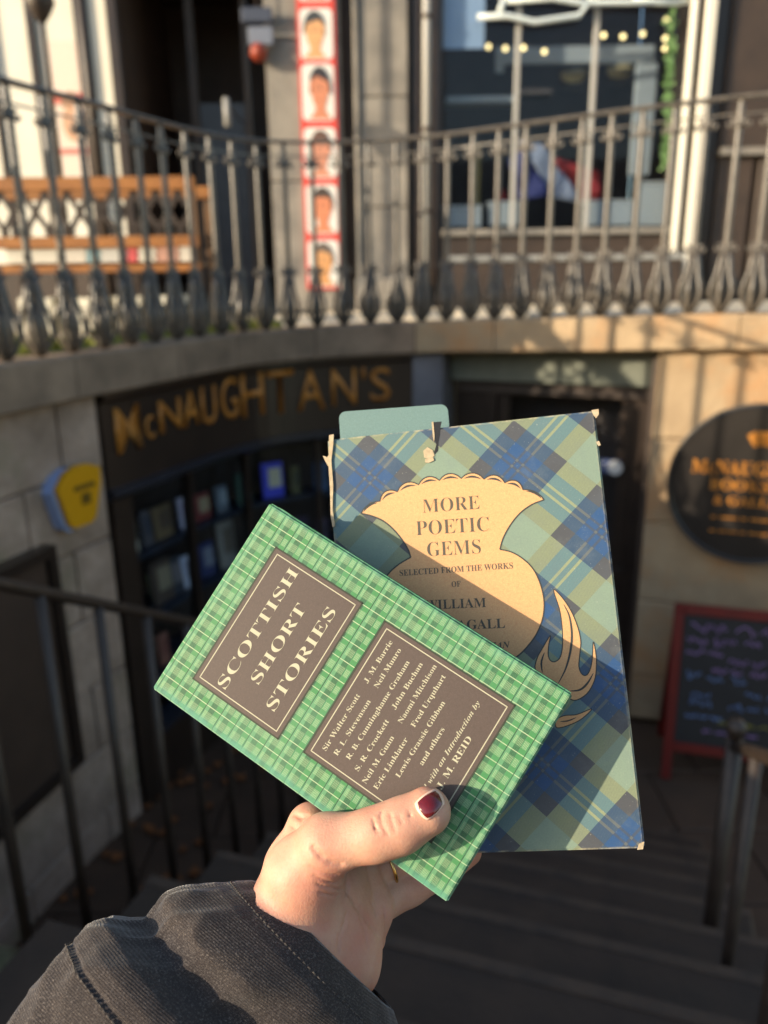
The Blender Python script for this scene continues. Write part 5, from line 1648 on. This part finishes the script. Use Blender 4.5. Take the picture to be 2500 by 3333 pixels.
# far side of the palm, folded toward the fingers
distal = smin(cone(cl(1165, 2850, 0.334), cl(1205, 2960, 0.331), 10 * mmv, 9.5 * mmv), cone(cl(1205, 2960, 0.331), cl(1213, 3060, 0.330), 9.0 * mmv, 5.5 * mmv), 5 * mmv)
hand = smin(hand, distal, 1.6 * mmv)
# two fingers curling behind the book
f1 = smin(cone(cl(1235, 2935, 0.338), cl(1330, 2880, 0.345), 8.8 * mmv, 8.6 * mmv), cone(cl(1330, 2880, 0.345), cl(1440, 2825, 0.347), 8.6 * mmv, 7.8 * mmv), 3 * mmv)
f1 = smin(f1, cone(cl(1440, 2825, 0.347), cl(1520, 2770, 0.345), 7.8 * mmv, 6.6 * mmv), 3 * mmv)
hand = smin(hand, f1, 1.5 * mmv)
f2 = smin(cone(cl(1190, 2850, 0.340), cl(1285, 2800, 0.346), 9 * mmv, 8.6 * mmv), cone(cl(1285, 2800, 0.346), cl(1440, 2720, 0.350), 8.4 * mmv, 7.2 * mmv), 3 * mmv)
hand = smin(hand, f2, 1.5 * mmv)
f3 = smin(cone(cl(1130, 2780, 0.342), cl(1270, 2720, 0.350), 9 * mmv, 8.4 * mmv), cone(cl(1270, 2720, 0.350), cl(1420, 2660, 0.351), 8.2 * mmv, 7 * mmv), 3 * mmv)
hand = smin(hand, f3, 2 * mmv)
# creases: thin grooves pressed into the surface
def groove(P, r=0.8, k=1.6):
    global hand
    for a, b_ in zip(P[:-1], P[1:]):
        hand = smax(hand, -cone(a, b_, r * mmv, r * mmv), k * mmv)
def on_surface(px, py, push=0.0003):
    """first depth where the hand's field turns negative along this pixel's ray"""
    ds = np.arange(0.275, 0.38, 0.0005)
    r = cl(px, py, 1.0)
    P = r[None] * ds[:, None]
    ix = ((P[:, 0] - XS[0]) / res).round().astype(int); iy = ((P[:, 1] - YS[0]) / res).round().astype(int); iz = ((P[:, 2] - ZS[0]) / res).round().astype(int)
    ok = (ix >= 0) & (iy >= 0) & (iz >= 0) & (ix < len(XS)) & (iy < len(YS)) & (iz < len(ZS))
    for k in range(len(ds)):
        if ok[k] and hand[ix[k], iy[k], iz[k]] < 0: return cl(px, py, ds[k] - push)
    return cl(px, py, 0.33)
def crease(pts, r=0.8, k=1.5, push=0.0002):
    P = [on_surface(*p, push) for p in pts]
    groove(P, r, k)
crease([(1019, 2758), (1045, 2790), (1075, 2808), (1108, 2815)], 0.82, 1.63)
crease([(1244, 2642), (1238, 2662), (1246, 2690), (1262, 2716)], 0.42, 0.9)
crease([(1270, 2650), (1276, 2676), (1286, 2704)], 0.38, 0.8)
crease([(1215, 2668), (1222, 2695), (1232, 2710)], 0.35, 0.82)
crease([(1300, 2655), (1308, 2680)], 0.35, 0.82)
crease([(1330, 2640), (1338, 2660)], 0.35, 0.75)
crease([(1008, 2822), (1050, 2842), (1100, 2848)], 0.37, 0.95)
crease([(1020, 2850), (1060, 2868), (1110, 2872)], 0.37, 0.95)
crease([(1030, 2875), (1075, 2890), (1120, 2895)], 0.35, 0.88)
crease([(1040, 2905), (1090, 2916), (1125, 2918)], 0.35, 0.88)
crease([(1130, 2850), (1136, 2880), (1128, 2910)], 0.41, 1.02)
crease([(1128, 2975), (1120, 3010), (1106, 3050), (1100, 3100)], 0.41, 1.09)
crease([(1245, 2950), (1252, 3000), (1250, 3040)], 0.35, 0.88)
crease([(1205, 2930), (1222, 2975)], 0.35, 0.82)
crease([(1127, 2870), (1130, 2900), (1160, 2950), (1195, 2995), (1235, 3050)], 0.61, 1.29)
crease([(955, 2650), (980, 2662), (1000, 2655)], 0.61, 1.36)
crease([(930, 2672), (950, 2690), (962, 2700)], 0.41, 1.02)
crease([(1175, 2985), (1190, 3040), (1196, 3090)], 0.35, 1.02)
# the books press flat places into the skin
def carve(Mx, w, h, t):
    global hand
    A = np.array(CI @ Mx)
    iA = np.linalg.inv(A)
    lx = iA[0, 0] * GX + iA[0, 1] * GY + iA[0, 2] * GZ + iA[0, 3]
    ly = iA[1, 0] * GX + iA[1, 1] * GY + iA[1, 2] * GZ + iA[1, 3]
    lz = iA[2, 0] * GX + iA[2, 1] * GY + iA[2, 2] * GZ + iA[2, 3]
    d = np.maximum(np.maximum(np.abs(lx) - w / 2, np.abs(ly) - h / 2), np.abs(lz + t / 2) - t / 2 - 0.0001)
    hand = np.maximum(hand, -d + 0.0002)
carve(GM, GW, GH, 0.013)
carve(UM, UW, UH, 0.014)

def surface_nets(f, xs, ys, zs):
    inside = f < 0
    nx, ny, nz_ = f.shape
    c = [inside[i:nx - 1 + i, j:ny - 1 + j, k:nz_ - 1 + k] for i in (0, 1) for j in (0, 1) for k in (0, 1)]
    cnt = sum(x.astype(np.int8) for x in c)
    act = (cnt > 0) & (cnt < 8)
    idx = -np.ones(act.shape, np.int32)
    I = np.argwhere(act)
    idx[act] = np.arange(len(I))
    acc = np.zeros((len(I), 3)); n = np.zeros(len(I))
    corners = [(i, j, k) for i in (0, 1) for j in (0, 1) for k in (0, 1)]
    for a in range(8):
        for b_ in range(a + 1, 8):
            ca, cb = corners[a], corners[b_]
            if sum(abs(ca[q] - cb[q]) for q in range(3)) != 1: continue
            fa_ = f[I[:, 0] + ca[0], I[:, 1] + ca[1], I[:, 2] + ca[2]]
            fb = f[I[:, 0] + cb[0], I[:, 1] + cb[1], I[:, 2] + cb[2]]
            m_ = (fa_ < 0) != (fb < 0)
            t = np.where(m_, fa_ / np.where(m_, fa_ - fb, 1), 0)
            for q in range(3):
                acc[:, q] += np.where(m_, ca[q] + t * (cb[q] - ca[q]), 0)
            n += m_
    P = I + acc / n[:, None]
    V_ = np.stack([xs[0] + P[:, 0] * res, ys[0] + P[:, 1] * res, zs[0] + P[:, 2] * res], 1)
    quads = []
    for ax in range(3):
        o1, o2 = [(1, 2), (2, 0), (0, 1)][ax]
        sl0 = [slice(1, s - 1) for s in f.shape]
        a0 = list(sl0); a0[ax] = slice(0, f.shape[ax] - 1)
        a1_ = list(sl0); a1_[ax] = slice(1, f.shape[ax])
        s0_ = inside[tuple(a0)]; s1_ = inside[tuple(a1_)]
        E = np.argwhere(s0_ != s1_)
        flip = s0_[s0_ != s1_]
        base = E.copy()
        for q in range(3):
            if q != ax: base[:, q] += 1
        def cell(d1, d2):
            g_ = base.copy(); g_[:, o1] -= d1; g_[:, o2] -= d2
            return idx[g_[:, 0], g_[:, 1], g_[:, 2]]
        qd = np.stack([cell(1, 1), cell(0, 1), cell(0, 0), cell(1, 0)], 1)
        qd[~flip] = qd[~flip][:, ::-1]
        quads.append(qd)
    return V_, np.concatenate(quads)
HV, HF = surface_nets(hand, XS, YS, ZS)
ok = (HF >= 0).all(1)
HF = HF[ok]
Rm = np.array(CAMM)[:3, :3]; Tm = np.array(CAMM)[:3, 3]
person = empty('person', Vector(Rm @ cl(900, 3150, 0.31) + Tm))
tag(person, 'left hand with dark red thumbnail in a black jacket sleeve, holding two tartan books', 'person')
HW = HV @ Rm.T + Tm - np.array(person.location)
me = bpy.data.meshes.new('hand')
me.from_pydata(HW.tolist(), [], HF.tolist())
me.update()
bm = bmesh.new(); bm.from_mesh(me)
bm.verts.ensure_lookup_table()
for _ in range(1): bmesh.ops.smooth_vert(bm, verts=bm.verts[:], factor=0.5, use_axis_x=True, use_axis_y=True, use_axis_z=True)
bm.to_mesh(me); bm.free()
def skin_mat():
    m, nt, b = new_mat('skin')
    co, x, y, z = coords(nt)
    n = nz(nt, co, 60, 5, 0.6)
    col = mixc(nt, ramp(nt, n, 0.35, 0.7), srgb(204, 158, 134), srgb(190, 136, 114))
    n2 = nz(nt, co, 28, 3, 0.5)
    col = mixc(nt, ramp(nt, n2, 0.46, 0.68) * 0.55, col, srgb(200, 120, 104))
    fine = nz(nt, co, 700, 3, 0.6)
    col = mixc(nt, ramp(nt, fine, 0.5, 0.8) * 0.18, col, srgb(176, 110, 86))
    nt.links.new(col, b.inputs['Base Color'])
    b.inputs['Roughness'].default_value = 0.55
    b.inputs['Specular IOR Level'].default_value = 0.4
    b.inputs['Subsurface Weight'].default_value = 0.35
    b.inputs['Subsurface Radius'].default_value = (0.010, 0.0035, 0.0018)
    b.inputs['Subsurface Scale'].default_value = 0.35
    vo = nt.nodes.new('ShaderNodeTexVoronoi')
    vo.feature = 'DISTANCE_TO_EDGE'
    vo.inputs['Scale'].default_value = 700
    mp = nt.nodes.new('ShaderNodeMapping'); mp.inputs['Scale'].default_value = (1, 1, 0.55)
    nt.links.new(co, mp.inputs[0]); nt.links.new(mp.outputs[0], vo.inputs['Vector'])
    h = V(nt, vo.outputs['Distance']).mn(0.2) * 2.0 + nz(nt, co, 260, 4, 0.6) * 0.9
    bump(nt, b, h, 0.36, 0.0003)
    return m
M['skin'] = skin_mat()
hand_o = link('hand', me, M['skin'], person, smooth=True)
# thumbnail: a curved plate laid on the thumb
from mathutils.bvhtree import BVHTree
bvh = BVHTree.FromPolygons([tuple(v) for v in (HV)], [tuple(q) for q in HF.tolist()])
def hit(px, py):
    r = Vector(cl(px, py, 1.0)); r.normalize()
    h = bvh.ray_cast(Vector((0, 0, 0)), r)
    return h[0], h[1]
nail_c = [(1352, 2612), (1425, 2559), (1452, 2617), (1392, 2672)]   # near-left, near-top, tip-top, tip-bottom
def nail(name, corners, lift, material, dome=0.0007, inset=1.0, n=14):
    v, f = [], []
    c = sum((Vector(p) for p in corners), Vector((0, 0))) / 4
    cs_ = [c + (Vector(p) - c) * inset for p in corners]
    for i in range(n + 1):
        for j in range(n + 1):
            s, t = i / n, j / n
            # round off the square
            a, b_ = 2 * s - 1, 2 * t - 1
            a2, b2 = a * math.sqrt(1 - 0.30 * b_ * b_), b_ * math.sqrt(1 - 0.30 * a * a)
            s, t = (a2 + 1) / 2, (b2 + 1) / 2
            P = (cs_[0] * (1 - s) * (1 - t) + cs_[1] * (1 - s) * t + cs_[2] * s * t + cs_[3] * s * (1 - t))
            h, nn = hit(*P)
            if h is None: h, nn = Vector(cl(P.x, P.y, dT - 0.009)), Vector((0, 0, 1))
            if nn.z < 0: nn = -nn
            h = h + Vector((0, 0, 1)) * (lift + dome * (1 - a * a) * (1 - b_ * b_))
            v.append(Vector(Rm @ np.array(h) + Tm) - person.location)
    f = [(i * (n + 1) + j, (i + 1) * (n + 1) + j, (i + 1) * (n + 1) + j + 1, i * (n + 1) + j + 1) for i in range(n) for j in range(n)]
    me = mesh(name, v, f)
    o = link(name, me, material, person, smooth=True)
    sm = o.modifiers.new('relax', 'SMOOTH'); sm.factor = 0.7; sm.iterations = 2
    md = o.modifiers.new('thickness', 'SOLIDIFY'); md.thickness = 0.0005; md.offset = 0
    return o
mn, ntn, bn = new_mat('bare_nail')
bn.inputs['Base Color'].default_value = (*srgb(232, 196, 176), 1); bn.inputs['Roughness'].default_value = 0.35
mp_, ntp, bp = new_mat('dark_red_polish')
co_, x_, y_, z_ = coords(ntp)
chip = nz(ntp, co_, 420, 3, 0.6)
ntp.links.new(mixc(ntp, ramp(ntp, chip, 0.66, 0.72) * 0.6, (0.12, 0.006, 0.009), (0.30, 0.05, 0.05)), bp.inputs['Base Color'])
bp.inputs['Roughness'].default_value = 0.18; bp.inputs['Coat Weight'].default_value = 0.5
nail('thumbnail', [(1338, 2614), (1421, 2556), (1455, 2614), (1388, 2680)], 0.0004, mn)
nail('nail_polish', [(1350, 2609), (1419, 2564), (1446, 2617), (1389, 2670)], 0.0009, mp_)
# gold ring on the finger seen below the thumb
rg = B()
rc = np.array(cl(1258, 2818, 0.3445))
ax = cl(1285, 2800, 0.346) - cl(1190, 2850, 0.340); ax = Vector(ax).normalized()
e_1 = ax.orthogonal().normalized(); e_2 = ax.cross(e_1)
rp = [Vector(rc) + (e_1 * math.cos(a) + e_2 * math.sin(a)) * 0.0094 for a in np.linspace(0, 2 * PI, 41)]
rg.tube([Vector(Rm @ np.array(p) + Tm) - person.location for p in rp], 0.0008, 8)
mr, ntr, br = new_mat('gold_ring')
br.inputs['Base Color'].default_value = (0.72, 0.45, 0.16, 1); br.inputs['Metallic'].default_value = 1; br.inputs['Roughness'].default_value = 0.22
rg.build('ring', mr, person, smooth=True)

# ---- sleeve
def sleeve_mat():
    m, nt, b = new_mat('black_jacket_cloth')
    co, x, y, z = coords(nt)
    n = nz(nt, co, 1500, 2, 0.9)
    n3 = nz(nt, co, 35, 4, 0.6)
    col = mixc(nt, ramp(nt, n, 0.52, 0.78), (0.026, 0.021, 0.021), (0.19, 0.165, 0.15))  # pale specks put the cloth's sparkle into its colour
    col = mixc(nt, ramp(nt, n3, 0.35, 0.7) * 0.35, col, (0.045, 0.034, 0.029))
    nt.links.new(col, b.inputs['Base Color'])
    b.inputs['Roughness'].default_value = 0.85
    b.inputs['Specular IOR Level'].default_value = 0.25
    b.inputs['Sheen Weight'].default_value = 0.35
    b.inputs['Sheen Roughness'].default_value = 0.4
    w = nz(nt, co, 1400, 2, 0.5)
    wv_ = nt.nodes.new('ShaderNodeTexWave'); wv_.inputs['Scale'].default_value = 420; wv_.inputs['Distortion'].default_value = 1.5; wv_.bands_direction = 'DIAGONAL'
    nt.links.new(co, wv_.inputs['Vector'])
    bump(nt, b, w * 0.7 + V(nt, wv_.outputs['Fac']) * 0.5, 0.45, 0.0005)
    return m
M['sleeve'] = sleeve_mat()
c0 = Vector(cl(1062, 3082, 0.318))
axd = Vector((-0.64, -0.655, 0.36)).normalized()            # toward the elbow, camera-local
sd = axd.cross(Vector((0, 0, 1))).normalized()              # across, in the picture plane
if sd.x > 0: sd = -sd
fd = sd.cross(axd).normalized()
if fd.z < 0: fd = -fd                                       # toward the camera
PR = [(-0.001, 36), (0.0, 38), (0.002, 41.5), (0.006, 46), (0.012, 50), (0.020, 52), (0.028, 53), (0.034, 52.5), (0.039, 51), (0.043, 53), (0.047, 58), (0.053, 61), (0.0585, 61.5), (0.060, 60.3), (0.0615, 61.5), (0.070, 60.5), (0.09, 57), (0.12, 53), (0.16, 50), (0.22, 50)]
def sleeve_pt(s, th, inner=0.0):
    r = np.interp(s, [p[0] for p in PR], [p[1] for p in PR]) * 0.001 - inner
    cx, cf = math.cos(th), math.sin(th)
    # cloth gathers: broad folds that run round the arm, finer wrinkles along it
    u = Vector((cx * 1.6, cf * 1.6, s * 26))
    fold = 0.0040 * noise.noise(u) * min(1, max(0, s) / 0.02) + 0.0016 * noise.noise(Vector((cx * 5, cf * 5, s * 60)))
    rg_ = 1 - abs(noise.noise(Vector((cx * 3.2 + 7, cf * 3.2, s * 42)))) * 2.2
    fold += 0.0020 * max(0, rg_) ** 2 * min(1, max(0, s - 0.006) / 0.012)
    # deep dent between cuff and seam
    dent = -0.008 * math.exp(-((s - 0.036) / 0.008) ** 2) * (0.5 + 0.5 * math.cos(th - 0.9))
    r2 = r + fold + dent
    k_ = min(1, max(0, (s - 0.004) / 0.034)); off_ = 0.0175 * k_ * k_ * (3 - 2 * k_)
    return c0 + axd * s + sd * (cx * r2 + off_) + fd * (cf * r2 * 0.66) 
ns, nt_ = 150, 160
ss = np.concatenate([np.linspace(-0.001, 0.064, 95), np.linspace(0.066, 0.22, 56)])
v, f = [], []
inner_s = [0.03, 0.02, 0.012, 0.006, 0.002, 0.0]
for s in inner_s:
    for j in range(nt_):
        v.append(sleeve_pt(s * 1.0, 2 * PI * j / nt_, 0.0022) if s > 0.0025 else sleeve_pt(0.0, 2 * PI * j / nt_, 0.0018))
for s in ss:
    for j in range(nt_): v.append(sleeve_pt(float(s), 2 * PI * j / nt_))
tot = len(inner_s) + len(ss)
for i in range(tot - 1):
    for j in range(nt_):
        a, b_ = i * nt_ + j, i * nt_ + (j + 1) % nt_
        f.append((a, b_, b_ + nt_, a + nt_))
v = [Vector(Rm @ np.array(p) + Tm) - person.location for p in v]
sl = link('sleeve', mesh('sleeve', v, f), M['sleeve'], person, smooth=True)
# seam thread stitched round the sleeve
sm_ = B()
for j in range(150):
    a0, a1_ = 2 * PI * j / 150, 2 * PI * (j + 0.66) / 150
    pts = [sleeve_pt(0.0615, a0 + (a1_ - a0) * t) + (sleeve_pt(0.0615, a0) - (c0 + axd * 0.0615 + sd * 0.0175)).normalized() * 0.0004 for t in (0, 0.5, 1)]
    sm_.tube([Vector(Rm @ np.array(p) + Tm) - person.location for p in pts], 0.00032, 4)
for j in range(120):
    a0, a1_ = 2 * PI * j / 120, 2 * PI * (j + 0.6) / 120
    sm_.tube([Vector(Rm @ np.array(sleeve_pt(0.0075, a0 + (a1_ - a0) * t) + (sleeve_pt(0.0075, a0) - (c0 + axd * 0.0075)).normalized() * 0.0002) + Tm) - person.location for t in (0, 1)], 0.00028, 4)
o = sm_.build('stitching', plain('grey_thread', (0.075, 0.065, 0.058), 0.9), sl, smooth=True)
o['kind'] = 'stuff'
